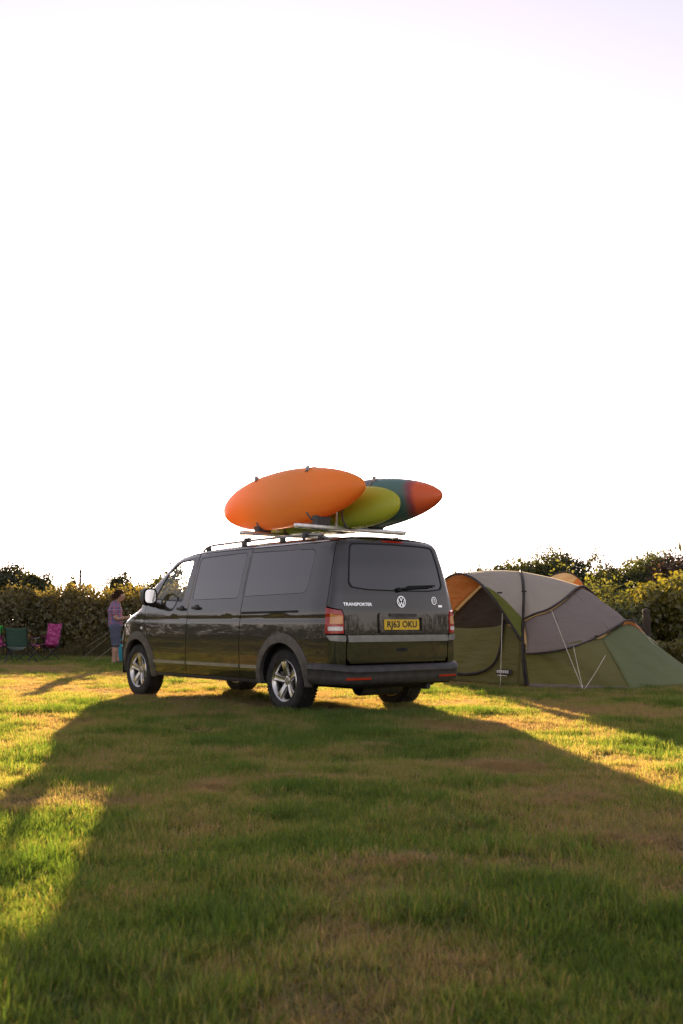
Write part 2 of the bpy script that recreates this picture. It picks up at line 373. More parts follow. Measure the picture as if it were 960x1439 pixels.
def limbs(name, mat, parent, base, tops, r0, seed):
    rg = random.Random(seed); mb = MB(); b = Vector(base)
    for tp in tops:
        tp = Vector(tp); mid = b.lerp(tp, .5)+Vector((rg.uniform(-.12,.12), rg.uniform(-.12,.12), rg.uniform(0,.15)))*(tp-b).length*.6
        pts = [b, b.lerp(mid, .5)+Vector((rg.uniform(-.05,.05), 0, .05)), mid, mid.lerp(tp, .55), tp]
        mb.tube(pts, [r0, r0*.8, r0*.6, r0*.4, r0*.12], 6)
    return mb.build(name, mat, parent)
bark = pmat('bark', (.075,.058,.042), rough=.9, var=.3, scale=10, bump=.6, bscale=30)
lf_hedge = leafmat('hedge_leaves', (.060,.062,.022), (.180,.155,.055), trans=.48, scale=.7)
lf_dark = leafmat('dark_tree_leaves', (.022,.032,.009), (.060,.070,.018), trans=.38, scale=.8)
lf_mid = leafmat('mid_tree_leaves', (.032,.050,.012), (.085,.100,.026), trans=.42, scale=.8)
lf_fern = leafmat('bracken_leaves', (.055,.080,.018), (.14,.15,.040), trans=.5, scale=.9)
lf_gold = leafmat('bright_bush_leaves', (.050,.070,.014), (.16,.15,.030), trans=.5, scale=1.2)
lf_copper = leafmat('copper_leaves', (.050,.030,.018), (.105,.060,.030), trans=.35, scale=.8)
lf_far = leafmat('far_wood_leaves', (.020,.026,.010), (.050,.055,.018), trans=.3, scale=.2)

def shrub(name, label, cat, blobs, n, size, mat, seed, group=None, nst=6, **kw):
    B = np.array(blobs, float); cx, cy = B[:,0].mean(), B[:,1].mean()
    t = thing(name, label, cat, (cx, cy, 0), 0, group)
    L = [(b[0]-cx, b[1]-cy, *b[2:]) for b in blobs]
    leaf_cloud('crown' if cat == 'tree' else 'foliage', L, n, size, mat, t, seed, tree=(cat == 'tree'), **kw)
    rg = random.Random(seed); tops = []
    for i in range(nst):
        b = rg.choice(L); tops.append((b[0]+rg.uniform(-.6,.6)*b[3], b[1]+rg.uniform(-.6,.6)*b[4], b[2]+rg.uniform(.2,.9)*b[5]))
    if cat == 'tree': 
        h = min(b[2] for b in L); tr = MB(); r = .05+.02*max(b[5] for b in L)
        tr.tube([(0,0,-.15), (.03,.02,h*.4), (-.02,.04,h*.8), (.05,0,h)], [r*1.5, r*1.1, r, r*.8], 9); to = tr.build('trunk', bark, t)
        for i, tp in enumerate(tops): limbs('limb', bark, to, (0, 0, h*(.5+.4*rg.random())), [tp], r*.55, seed+i)
    else:
        mb = MB()
        for tp in tops:
            b0 = Vector((tp[0]*.9+rg.uniform(-.15,.15), tp[1]*.9+rg.uniform(-.15,.15), -.05)); tp = Vector(tp); m_ = b0.lerp(tp, .5)+Vector((rg.uniform(-.15,.15), rg.uniform(-.15,.15), 0))
            mb = MB(); mb.tube([b0, m_, tp], [.022,.016,.005], 5); mb.build('stem', bark, t)
    return t
rr = random.Random(11)
# the long hedge behind the chairs and the van
bl = []
for i in range(62):
    x = -19+i*.36; y = 31.0+.5*math.sin(i*.7)+rr.uniform(-.25,.25); h = 1.98+.10*math.sin(i*1.3)+.10*math.sin(i*.47)+rr.uniform(-.10,.14)
    bl.append((x, y, h*.42, .62, .85, h*.60)); bl.append((x+rr.uniform(-.2,.2), y+.5, h*.72, .5, .6, h*.30))
shrub('hedge', 'long dense bramble hedge behind the folding chairs and the woman', 'hedge', bl, 210000, .11, lf_hedge, 1, nst=40, shell=.24)
def sky_tree(px, py, Y, wpx, label, mat, seed, n, size, cat='tree', group='trees beyond the hedges', zb=.55, name='tree', sub=6, **kw):
    """a tree whose crown tops out in direction (px,py) at Y metres, wpx wide there"""
    top = at(px, py, Y); rx = wpx/FPX*Y/2; H = top.z; cz = H*zb; rg2 = random.Random(seed); B = [(top.x, Y, cz+(H-cz)*.25, rx*.72, rx*.72, (H-cz)*.62)]
    for i in range(sub):
        a = rg2.uniform(0, 6.28); r_ = rx*rg2.uniform(.35,.75); s = rg2.uniform(.28,.5)
        B.append((top.x+r_*math.cos(a), Y+r_*math.sin(a)*.8, cz+(H-cz)*rg2.uniform(-.2,.62), rx*s, rx*s, (H-cz)*s*.95))
    return shrub(name, label, cat, B, n, size, mat, seed, group, nst=9, **kw)
# beyond the left hedge
sky_tree(14, 786, 35, 110, 'dark rounded tree above the hedge behind the green chair', lf_dark, 201, 16000, .12, zb=.5)
sky_tree(62, 800, 34, 60, 'low spreading tree beside the dark rounded tree above the hedge', lf_dark, 202, 7000, .12, zb=.5)
sky_tree(100, 806, 36, 26, 'sparse sapling poking above the hedge next to the thin pole', lf_mid, 203, 900, .11, zb=.6)
sky_tree(170, 798, 44, 66, 'smooth domed tree far beyond the hedge, above the woman', lf_dark, 204, 12000, .13, zb=.45)
sky_tree(238, 784, 37, 46, 'thin airy tree just above the windscreen of the van', lf_mid, 205, 1900, .12, zb=.55, shell=.3)
sky_tree(212, 806, 36, 50, 'pale bushy tree between the domed tree and the van', lf_fern, 206, 4200, .11, zb=.5)
# the tree belt behind the tent
for i, (px, py, Y, w, mt, n, lab) in enumerate((
    (632, 797, 37, 60, lf_mid, 7000, 'small light green tree next to the tail of the van'),
    (668, 789, 37, 64, lf_mid, 8000, 'small round tree above the orange lined tent porch'),
    (706, 782, 36, 62, lf_dark, 8000, 'dark leafy tree above the peak of the tent'),
    (745, 774, 37, 70, lf_mid, 9000, 'taller green tree right behind the peak of the tent'),
    (790, 769, 37, 60, lf_mid, 8500, 'tree with pointed pale shoots above the bracken'),
    (828, 766, 36, 80, lf_dark, 12000, 'broad dark tree with bright gaps above the bracken'),
    (872, 779, 38, 64, lf_dark, 8000, 'lower dark tree filling the dip in the tree line'),
    (912, 765, 36, 76, lf_mid, 12000, 'full green tree beside the copper brown tree'),
    (958, 772, 34, 84, lf_copper, 12000, 'copper brown leaved tree behind the yellow lit bush'))):
    sky_tree(px, py+2, Y, w*1.6, lab, mt, 300+i, int(n*2.1), .11, zb=.36, sub=9, shell=.13, stray_=.025)
# lower dark fill of the belt
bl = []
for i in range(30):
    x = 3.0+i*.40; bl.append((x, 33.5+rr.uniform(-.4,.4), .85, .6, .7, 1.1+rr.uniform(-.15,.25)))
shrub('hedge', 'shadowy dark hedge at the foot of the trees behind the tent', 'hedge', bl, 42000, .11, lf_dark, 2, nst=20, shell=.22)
# bracken bank behind the tent
def frond_bush(name, label, spots, mat, seed, fl=.75):
    """arching fronds with paired leaflets, over a leafy body"""
    B = np.array(spots); cx, cy = B[:,0].mean(), B[:,1].mean(); t = thing(name, label, 'bush', (cx, cy, 0), 0, 'bushes behind the tent')
    L = [(x-cx, y-cy, h*.42, .55, .55, h*.52) for x, y, h in spots]; leaf_cloud('foliage', L, 900*len(L), .10, mat, t, seed, shell=.25)
    rg = random.Random(seed); V = []; F = []
    for (x, y, h) in spots:
        for k in range(9):
            a = rg.uniform(0, 6.28); b = Vector((x-cx+rg.uniform(-.35,.35), y-cy+rg.uniform(-.35,.35), h*rg.uniform(.5,.78))); ln = fl*rg.uniform(.6,1.1)
            dx = Vector((math.cos(a), math.sin(a), 0)); sd = Vector((-math.sin(a), math.cos(a), 0)); m = 11
            for i in range(m):
                s = i/m; c = b+dx*(ln*.75*s)+Vector((0,0,ln*(.75*s-.55*s*s))); w = ln*.30*(1-s)**.8*(.5+min(1, s*4)*.5); 
                for sg in (-1, 1):
                    o = len(V); tip = c+sd*sg*w+dx*w*.35-Vector((0,0,w*.18)); th = .028*ln/.7
                    V += [tuple(c-dx*th), tuple((c+tip)/2+dx*th*1.1), tuple(tip), tuple((c+tip)/2-dx*th*1.1)]; F.append((o,o+1,o+2,o+3))
    o = link('fronds', np_mesh('fronds', V, F, smooth=False), mat, t); o['kind'] = 'stuff'; return t
def sp(px, py, Y): p = at(px, py, Y); return (p.x, p.y, p.z)
frond_bush('bracken', 'feathery bracken with pointed fronds behind the peak of the tent', [sp(770,800,27), sp(785,793,27), sp(800,790,27), sp(748,808,27), sp(722,812,28)], lf_fern, 61)
frond_bush('bracken', 'sunlit bracken between the tent and the dark trees', [sp(822,797,26), sp(842,800,26), sp(862,803,25.5), sp(838,822,24), sp(815,815,24.5)], lf_fern, 62)
frond_bush('bracken', 'lower bracken beside the broad leaved yellow bush', [sp(882,815,25), sp(895,828,24), sp(872,832,23.5), sp(856,838,23)], lf_fern, 63)
def bushat(px, py, Y, w, d, label, mat, seed, n, size, name='bush', **kw):
    p = at(px, py, Y); rx = w/FPX*Y/2; B = [(p.x, Y, p.z*.45, rx*.8, d, p.z*.50)]; rg2 = random.Random(seed)
    for i in range(7): B.append((p.x+rg2.uniform(-.75,.75)*rx, Y+rg2.uniform(-.6,.6)*d, p.z*rg2.uniform(.3,.8), rx*.36, d*.5, p.z*.22))
    return shrub(name, label, 'bush', B, n, size, mat, seed, 'bushes behind the tent', nst=14, **kw)
bushat(925, 806, 23, 110, 1.0, 'bright yellow green bush with broad leaves and bare stems below', lf_gold, 71, 7000, .13, asp=.6, shell=.3)
bushat(962, 818, 22, 60, .8, 'tall leafy bush beside the yellow green bush', lf_gold, 72, 3200, .13, asp=.6, shell=.3)
bushat(880, 848, 22.5, 90, .9, 'shaded green bush right behind the tent end', lf_mid, 73, 5000, .11)
bushat(948, 898, 20.5, 90, .5, 'low clipped lit shrub at the foot of the yellow bush', lf_gold, 74, 3500, .08)
bushat(1010, 800, 26, 110, 1.2, 'big dark bush past the yellow green bush', lf_mid, 75, 6000, .11)
# distant wood round the rest of the field
bl = []
for i in range(90):
    a = R(-205+i*230/89); r_ = 62+rr.uniform(-5,5); h = rr.uniform(3.2,5.6)
    bl.append((r_*math.cos(a), 10+r_*math.sin(a), h*.45, 3.2, 3.2, h*.55))
for i in range(34):  # tall trees added out of view to shade the field the van mirrors
    sd_ = -1 if i % 2 else 1; h = rr.uniform(6.5,9.0); bl.append((sd_*rr.uniform(17,52), 38+rr.uniform(-2,6), h*.45, 3.0, 3.0, h*.55))
wo = leaf_cloud('far_wood', bl, 80000, .5, lf_far, None, 77, stray_=0); tag(wo, 'distant dark belt of trees round the field, with unseen tall trees added to shade it', 'wood', kind='stuff')

# long uncut grass along the foot of the hedges
def long_grass(label, lines, seed, n, h0, h1):
    rg = np.random.default_rng(seed); V = np.zeros((n, 7, 3)); 
    k = rg.integers(0, len(lines), n); L_ = np.array(lines); t = rg.uniform(size=n)
    x = L_[k,0]+(L_[k,2]-L_[k,0])*t; y = L_[k,1]+(L_[k,3]-L_[k,1])*t+rg.normal(0, .28, n); h = rg.uniform(h0, h1, n)*(.7+.5*vnoise(x*1.3, y, 5)); a = rg.uniform(0, 6.283, n); l = h*np.abs(rg.normal(0, .35, n)); w = rg.uniform(.006, .014, n); f = rg.uniform(0, 6.283, n)
    for i, (s_, ww) in enumerate(((0, 1), (.4, .9), (.75, .6))):
        c = np.stack([x+np.cos(a)*l*s_*s_, y+np.sin(a)*l*s_*s_, h*(s_-.2*s_*s_)], 1); o = np.stack([np.cos(f), np.sin(f), 0*f], 1)*(w*ww/2)[:, None]; V[:, 2*i] = c-o; V[:, 2*i+1] = c+o
    V[:, 6] = np.stack([x+np.cos(a)*l, y+np.sin(a)*l, h*.8], 1); b = np.arange(n)[:, None]*7
    Q = np.concatenate([b+np.array([[0,1,3,2]]), b+np.array([[2,3,5,4]]), b+np.array([[4,5,6,6]])]); T = np.concatenate([Q[:, :3], Q[:2*n][:, [0,2,3]]])
    o = link('long_grass', np_mesh('long_grass', V.reshape(-1, 3), T, smooth=False), lf_long); tag(o, label, 'long grass', kind='stuff')
lf_long = leafmat('long_grass_blades', (.060,.070,.022), (.150,.125,.060), trans=.5, scale=.8, gloss=.03)
long_grass('fringe of long uncut grass at the foot of the bramble hedge', [(-18,29.9,3,29.9)], 91, 15000, .25, .75)
long_grass('fringe of long uncut grass behind the tent', [(3.5,22.5,9.5,21.0), (5.5,20.6,10,19.6)], 92, 6000, .2, .6)
# ================================================================== the van
paint = pmat('van_paint', (.017, .0145, .009), rough=.30, coat=1.0, spec=.22, var=.04, scale=2, rvar=.01)
paint.node_tree.nodes['Principled BSDF'].inputs['Coat IOR'].default_value = 1.6
plastic = pmat('dark_plastic', (.045, .042, .04), rough=.55, var=.15, scale=12, bump=.08, bscale=180)
flarem = pmat('arch_plastic', (.10, .092, .085), rough=.42, var=.15, scale=12, bump=.05, bscale=180)
rubber = pmat('tyre_rubber', (.022, .020, .019), rough=.8, var=.3, scale=14, bump=.2, bscale=90)
black = pmat('matt_black', (.008, .008, .008), rough=.8, var=.1)
alloy = pmat('alloy', (.62, .60, .57), rough=.28, metal=1, var=.08, scale=9)
alu = pmat('aluminium', (.72, .71, .69), rough=.35, metal=1, var=.06, scale=20)
chrome = pmat('chrome', (.85, .85, .84), rough=.08, metal=1, var=.02)
trimm = pmat('satin_trim', (.30, .30, .30), rough=.35, metal=.6, var=.08)
tinted = pmat('privacy_glass', (.008, .008, .007), rough=.05, spec=.6, coat=1.0, var=.05, rvar=.02)
clear = glassmat('clear_glass', (.90, .93, .90))
redl = pmat('red_lens', (.55, .02, .012), rough=.12, spec=.6, coat=.6, var=.1, scale=40, trans=.25)
whitel = pmat('clear_lens', (.75, .70, .66), rough=.15, spec=.6, coat=.6, var=.1, scale=60)
amber = pmat('amber_lens', (.75, .33, .10), rough=.15, coat=.5, var=.1)
plateY = pmat('plate_yellow', (.80, .52, .02), rough=.35, var=.03)
inkB = pmat('plate_black', (.012, .012, .012), rough=.5, var=.05)
seatm = pmat('seat_cloth', (.035, .034, .036), rough=.9, var=.2, scale=30)

def smooth_tab(xs, ys, win):
    X = np.linspace(xs[0]-1, xs[-1]+1, 4000); Y = np.interp(X, xs, ys)
    k = max(3, int(win/(X[1]-X[0])) | 1); ker = np.hanning(k+2)[1:-1]; ker /= ker.sum()
    Y2 = np.convolve(np.pad(Y, k//2, mode='edge'), ker, mode='valid'); return X, Y2
_W = smooth_tab([.25,.30,.42,.60,.80,.97,1.035,1.075,1.12,1.25,1.50,1.75,1.90,2.05],
                [.885,.915,.938,.950,.955,.951,.938,.944,.937,.905,.850,.788,.748,.70], .035)
_k = smooth_tab([-1.0,-.80,-.55,0,2.6,3.2,3.6,3.9,4.1,4.3], [.955,.978,.995,1,1,.992,.965,.915,.85,.76], .25)
_T = smooth_tab([-1.0,-.7,0,1.0,1.9,2.3,2.55,2.68,3.10,3.42,3.5,3.7,3.95,4.1,4.2,4.3],
                [1.925,1.935,1.955,1.960,1.945,1.915,1.880,1.835,1.545,1.245,1.195,1.145,1.06,.98,.88,.70], .13)
_Rr = smooth_tab([.2,.30,.55,.85,1.1,1.3,1.6,1.85,1.95,2.1], [-.90,-.93,-.955,-.96,-.952,-.932,-.882,-.822,-.79,-.74], .12)
_Ff = smooth_tab([.2,.3,.5,.7,.85,1.0,1.2], [4.12,4.18,4.26,4.27,4.24,4.16,4.0], .1)
def tab(t, x): return np.interp(x, t[0], t[1])
def slope(t, x): return (tab(t, x+.01)-tab(t, x-.01))/.02
def gbody(u, v, z):
    v = np.abs(v); r = .085
    d = [(v-tab(_W, z)*tab(_k, u))*.985,
         (z-(tab(_T, u)-.075*v*v))/np.sqrt(1+slope(_T, u)**2),
         (tab(_Rr, z)+.085*v*v-u)/np.sqrt(1+slope(_Rr, z)**2),
         (u-(tab(_Ff, z)-.30*v*v))]
    d = np.array(d); q = np.maximum(d+r, 0); n = (q > 0).sum(0)
    return np.where(n > 0, np.sqrt((q*q).sum(0))-r, d.max(0))
def body_pt(kind, a, b):
    """survey coordinates of a panel -> point on the van's skin + its normal"""
    a = np.asarray(a, float); b = np.asarray(b, float); one = np.ones_like(a)
    if kind == 'side': o = (a, 0*a, b); d = (0*a, one, 0*a)
    elif kind == 'roof': o = (a, 0*a, .7*one); d = (0*a, np.sin(b), np.cos(b))
    elif kind == 'front': o = (3.2*one, a*.45, b); d = (one, a*.55/.95, 0*a)
    else:
        if kind == 'rear': s = a*.75/np.maximum(.3, -(tab(_Rr, b)+.085*a*a)-.2)
        else: s = a
        ln = np.sqrt(.75**2+s*s); o = (-.2*one, 0*a, b); d = (-.75/ln, s/ln, 0*a)
    lo = np.zeros_like(a); hi = 2.0*one
    for _ in range(44):
        m = (lo+hi)/2; g = gbody(o[0]+d[0]*m, o[1]+d[1]*m, o[2]+d[2]*m)
        hi = np.where(g > 0, m, hi); lo = np.where(g > 0, lo, m)
    t = (lo+hi)/2; P = np.stack([o[i]+d[i]*t for i in range(3)], 1); e = .003
    N = np.stack([gbody(P[:,0]+e, P[:,1], P[:,2])-gbody(P[:,0]-e, P[:,1], P[:,2]),
                  gbody(P[:,0], P[:,1]+e, P[:,2])-gbody(P[:,0], P[:,1]-e, P[:,2]),
                  gbody(P[:,0], P[:,1], P[:,2]+e)-gbody(P[:,0], P[:,1], P[:,2]-e)], 1)
    N /= np.maximum(1e-9, np.linalg.norm(N, axis=1))[:, None]
    return P, N
def vside(u, z): return float(body_pt('side', [u], [z])[0][0, 1])

def rpoly(pts, r=.05, n=5):
    """polygon with rounded corners; r may be a list"""
    out = []; m = len(pts)
    for i in range(m):
        p0, p, p1 = (np.array(pts[(i+k) % m], float) for k in (-1, 0, 1))
        rr = r[i] if isinstance(r, (list, tuple)) else r
        a = p0-p; b = p1-p; la, lb = np.linalg.norm(a), np.linalg.norm(b); k = min(rr, la*.45, lb*.45)
        if k < 1e-4: out.append(tuple(p)); continue
        A = p+a/la*k; B = p+b/lb*k
        for j in range(n+1):
            t = j/n; out.append(tuple((1-t)**2*A+2*t*(1-t)*p+t*t*B))
    return out
def arc(c, r, a0, a1, n=24): return [(c[0]+r*math.cos(R(a0+(a1-a0)*i/n)), c[1]+r*math.sin(R(a0+(a1-a0)*i/n))) for i in range(n+1)]

def panel(name, kind, loops, mat, parent, off=0.0, depth=.014, ga=.08, gb=.08, sgn=1, offn=None, flat2d=None):
    """a skin panel: 2-D outline (and holes) laid on the van's surface, with folded-in edges"""
    if flat2d is None:
        tri = tessellate_polygon([[Vector((a, b, 0)) for a, b in lp] for lp in loops])
        pts = [p for lp in loops for p in lp]
    else: pts, tri = flat2d
    bm = bmesh.new(); vs_ = [bm.verts.new((a, b, 0)) for a, b in pts]
    for t in tri:
        try: bm.faces.new([vs_[i] for i in t])
        except ValueError: pass
    if ga:
        A = [p[0] for p in pts]; B = [p[1] for p in pts]
        for lo, hi, st, ax in ((min(A), max(A), ga, 0), (min(B), max(B), gb, 1)):
            k = math.ceil((lo+1e-4)/st)
            while k*st < hi-1e-4:
                co = [0,0,0]; no = [0,0,0]; co[ax] = k*st; no[ax] = 1
                bmesh.ops.bisect_plane(bm, geom=bm.verts[:]+bm.edges[:]+bm.faces[:], dist=1e-6, plane_co=co, plane_no=no); k += 1
    bm.verts.ensure_lookup_table(); bm.verts.index_update()
    xy = np.array([q.co[:2] for q in bm.verts])
    P, N = body_pt(kind, xy[:, 0], xy[:, 1])
    of = off if offn is None else offn(xy)
    P = P+N*(np.asarray(of).reshape(-1, 1) if np.ndim(of) else of)
    V = [tuple(p) for p in P]; NN = [tuple(q) for q in N]; F = []
    for f in bm.faces:
        idx = [q.index for q in f.verts]
        a, b, c = P[idx[0]], P[idx[1]], P[idx[2]]
        nn = np.zeros(3)
        for i in range(1, len(idx)-1): nn += np.cross(P[idx[i]]-P[idx[0]], P[idx[i+1]]-P[idx[0]])
        F.append(idx if nn@N[idx[0]] >= 0 else idx[::-1])
    for e in bm.edges:
        if len(e.link_faces) == 1:
            i, j = e.verts[0].index, e.verts[1].index
            fc = e.link_faces[0].calc_center_median(); mid = (e.verts[0].co+e.verts[1].co)/2
            t = P[j]-P[i]; nr = np.cross(t, N[i]); l = np.linalg.norm(nr)
            if l < 1e-9: continue
            nr /= l
            ci = np.mean([P[q.index] for q in e.link_faces[0].verts], axis=0)
            if (P[i]-ci)@nr < 0: nr = -nr
            k = len(V); V += [tuple(P[i]), tuple(P[j]), tuple(P[j]-N[j]*depth), tuple(P[i]-N[i]*depth)]; NN += [tuple(nr)]*4
            q = [k, k+1, k+2, k+3]
            if np.cross(t, -N[i])@nr < 0: q = q[::-1]
            F.append(q)
    bm.free()
    if sgn < 0:
        V = [(a, -b, c) for a, b, c in V]; NN = [(a, -b, c) for a, b, c in NN]; F = [f[::-1] for f in F]
    me = bpy.data.meshes.new(name); me.from_pydata(V, [], F); me.update()
    me.polygons.foreach_set('use_smooth', [True]*len(me.polygons))
    me.normals_split_custom_set_from_vertices(NN)
    return link(name, me, mat, parent)

van = thing('van', 'dark olive black camper van with kayaks on its roof rack', 'van', (.0628478, 12.156991, 0), math.pi/2+.6827995)

# --- side outlines (u forward from the rear axle, z up)
Ze = lambda u: np.interp(u, [-.8, 2.25, 2.5, 2.72, 2.92, 3.08, 3.20, 3.30, 3.5, 3.9, 4.1], [1.875, 1.868, 1.845, 1.745, 1.585, 1.425, 1.29, 1.20, 1.145, 1.03, .95])
def phi_e(u): z = float(Ze(u)); return math.atan2(vside(u, z), z-.7)
RARC = .425
fd_win = rpoly([(3.00,1.290), (2.62,1.262), (2.235,1.245), (2.165,1.795), (2.46,1.782), (2.60,1.735), (2.78,1.605)], [.02,.01,.05,.06,.08,.08,.1])
fd_quart = None
fd_out = [(3.185,1.215)]+[(3.185,1.0), (3.15,.82)]+arc((3.4,.345), .46, 122, 187, 14)+[(2.935,.335), (2.075,.335), (2.062,1.0), (2.075,1.25), (2.055,1.82), (2.07,1.855)]+[(u, float(Ze(u))-.012) for u in (2.25,2.45,2.55,2.65,2.75,2.85,2.95,3.05)]+[(3.13,1.345)]
sl_win = rpoly([(2.005,1.262), (.955,1.268), (.945,1.822), (2.000,1.800)], .055)
sl_out = [(2.050,1.0), (2.063,.335), (.855,.335), (.845,1.0), (.850,1.858), (2.043,1.858), (2.062,1.25)]
rq_win = rpoly([(.870,1.285), (-.385,1.300), (-.425,1.790), (.865,1.815)], [.03,.09,.09,.03])
seamU = lambda z: np.interp(z, [.5, .85, 1.15, 1.6, 1.9], [-.80, -.772, -.765, -.742, -.715])
rq_out = [(.833,1.0), (.843,.335), (.60,.335)]+arc((0,.345), RARC, -1.5, 181.5, 30)+[(-.50,.36), (-.50,.50), (-.78,.52), (-.785,.84)]+[(float(seamU(z)), z) for z in (.86,1.0,1.13,1.3,1.5,1.7,1.86)]+[(.838,1.858)]
ff_out = [(3.197,1.20), (3.197,1.0), (3.165,.83)]+arc((3.4,.345), .455, 118, 60, 8)[::1]
ff_out = [(3.197,1.23), (3.197,1.0), (3.165,.835)]+arc((3.4,.345), RARC+.02, 119, 2, 22)+[(3.88,.36), (4.0,.42), (4.02,.86)]+[(u, float(Ze(u))-.008) for u in (3.95,3.8,3.6,3.45,3.32,3.25)]
near = {}
for sg in (1, -1):
    d = panel('front_door', 'side', [fd_out, fd_win], paint, van, sgn=sg)
    panel('window', 'side', [rpoly(fd_win, 0)], clear, d, off=-.010, depth=.003, sgn=sg)
    ws = panel('window_seal', 'side', [[(p[0], p[1]) for p in fd_win], [((p[0]-2.55)*.975+2.55, (p[1]-1.5)*.955+1.5) for p in fd_win]], black, d, off=-.006, depth=.008, sgn=sg)
    near[sg] = d
    s_ = panel('sliding_door', 'side', [sl_out, sl_win], paint, van, sgn=sg); near[(sg, 's')] = s_
    panel('window', 'side', [[((p[0]-1.48)*.988+1.48, (p[1]-1.54)*.98+1.54) for p in sl_win]], tinted, s_, off=-.002, sgn=sg)
    q = panel('rear_quarter', 'side', [rq_out, rq_win], paint, van, sgn=sg)
    panel('window', 'side', [[((p[0]-.22)*.99+.22, (p[1]-1.54)*.98+1.54) for p in rq_win]], tinted, q, off=-.002, sgn=sg)
    panel('sliding_door_rail', 'side', [rpoly([(.82,1.078), (-.30,1.088), (-.30,1.112), (.82,1.104)], .008)], black, q, off=.0025, depth=.004, sgn=sg)
    panel('front_wing', 'side', [ff_out], paint, van, sgn=sg)
    # A pillar strip between the door and the screen
    us = np.linspace(2.45, 3.33, 14)
    outer = [(u, phi_e(u)+.006) for u in us]; inner = [(u, phi_e(u)-(.085 if u < 3.2 else .085+.3*(u-3.2))) for u in us[::-1]]
    panel('windscreen_pillar', 'roof', [outer+inner], paint, van, off=.003, ga=.06, gb=.05, sgn=sg)
    # sill, arch flares, rubbing strip
    panel('sill', 'side', [[(2.98,.328), (2.99,.285), (.37,.285), (.40,.328)]], plastic, van, off=-.004, sgn=sg)
    for (a, b) in ((2.905,2.085), (2.055,.862), (.828,.475)):
        panel('rubbing_strip', 'side', [rpoly([(a,.455), (b,.455), (b,.492), (a,.492)], .01, 2)], trimm, van, off=.010, depth=.012, sgn=sg)
    for cx in (0, 3.4):
        st, en = (-6, 186) if cx == 0 else (-4, 188)
        lo = arc((cx,.345), .412, st, en, 36); hi = arc((cx,.345), .518, en, st, 36)
        def fl(xy, cx=cx):
            rr = np.hypot(xy[:, 0]-cx, xy[:, 1]-.345); return np.interp(rr, [.41, .43, .47, .515], [.020, .034, .030, .004])
        panel('arch_flare', 'side', [lo+hi], flarem, van, offn=fl, depth=.05, ga=.03, gb=.03, sgn=sg)
        mb = MB(); n = 20
        prof = [(.44, .93), (.44, .60), (.05, .60)]
        V = []; F = []
        for i in range(n+1):
            a = R(-8+196*i/n)
            for (rr, yy) in prof: V.append((cx+rr*math.cos(a), sg*(yy-.02), .345+rr*math.sin(a)))
        for i in range(n):
            for k in range(2): F.append((i*3+k, i*3+k+1, (i+1)*3+k+1, (i+1)*3+k))
        mb.add(V, F); mb.build('wheel_arch_liner', black, van)
    # door handles: a grip bar across a round dish
    for (cu, cz, who) in ((2.215,1.150,d), (1.850,1.158,s_)):
        P, Nn = body_pt('side', [cu], [cz]); c = Vector(P[0]); nrm = Vector(Nn[0])
        hb = MB(); hb.lathe([(.0,.004), (.040,.004), (.046,.001), (.046,-.01)], 20, Matrix.Translation(c) @ Matrix.Rotation(R(-10), 4, 'X')); 
        hb.box(c+nrm*.028, (.15, .022, .034), bev=.008); hb.box(c+nrm*.012+Vector((.06,0,0)), (.025,.03,.026)); hb.box(c+nrm*.012-Vector((.06,0,0)), (.025,.03,.026))
        me = hb.mesh('handle')
        if sg < 0:
            me.transform(Matrix.Scale(-1, 4, (0,1,0))); me.flip_normals()
        link('handle', me, plastic, who)
    # side indicator
    P, Nn = body_pt('side', [3.255], [.905]); mb = MB(); mb.sphere((P[0][0], sg*(P[0][1]+.002), P[0][2]), .026, sc=(1.1,.5,.8)); mb.build('side_indicator', whitel, van)
    # door mirror: arm, deep rounded shell, glass facing back
    mr = MB(); mc = Vector((2.87, 1.05, 1.318))
    for (k0, k1) in ((0, 1),):
        V = []; F = []; nn = 24; rings = [(-.045, .96), (-.04, 1.0), (.02, 1.0), (.07, .92), (.105, .70), (.12, .35), (.123, .02)]
        for (du, sc_) in rings:
            for i in range(nn):
                a = 2*math.pi*i/nn; cx_, cz_ = math.cos(a), math.sin(a)
                ex = math.copysign(abs(cx_)**.6, cx_)*.098*sc_; ez = math.copysign(abs(cz_)**.6, cz_)*.118*sc_
                V.append((mc.x+du+ex*.12, mc.y+ex, mc.z+ez-.02*(1-sc_)))
        for j in range(len(rings)-1):
            for i in range(nn): F.append((j*nn+i, j*nn+(i+1) % nn, (j+1)*nn+(i+1) % nn, (j+1)*nn+i))
        mr.add(V, F)
    mr.tube([(2.92,.88,1.215), (2.91,.95,1.210), (2.90,1.00,1.222), (2.88,1.03,1.25)], [.035,.032,.034,.045], 12)
    mr.box((2.95,.90,1.222), (.20,.05,.05), bev=.012)
    me = mr.mesh('door_mirror'); mg = MB(); gp = []
    for i in range(28):
        a = 2*math.pi*i/28; cx_, cz_ = math.cos(a), math.sin(a)
        gp.append((mc.x-.0465+math.copysign(abs(cx_)**.6, cx_)*.09*.12, mc.y+math.copysign(abs(cx_)**.6, cx_)*.074, mc.z+math.copysign(abs(cz_)**.6, cz_)*.088+.008))
    mg.add(gp, [tuple(range(28))]); gme = mg.mesh('mirror_glass')
    if sg < 0:
        for x in (me, gme): x.transform(Matrix.Scale(-1, 4, (0,1,0))); x.flip_normals()
    dm = link('door_mirror', me, plastic, d); link('mirror_glass', gme, chrome, dm)

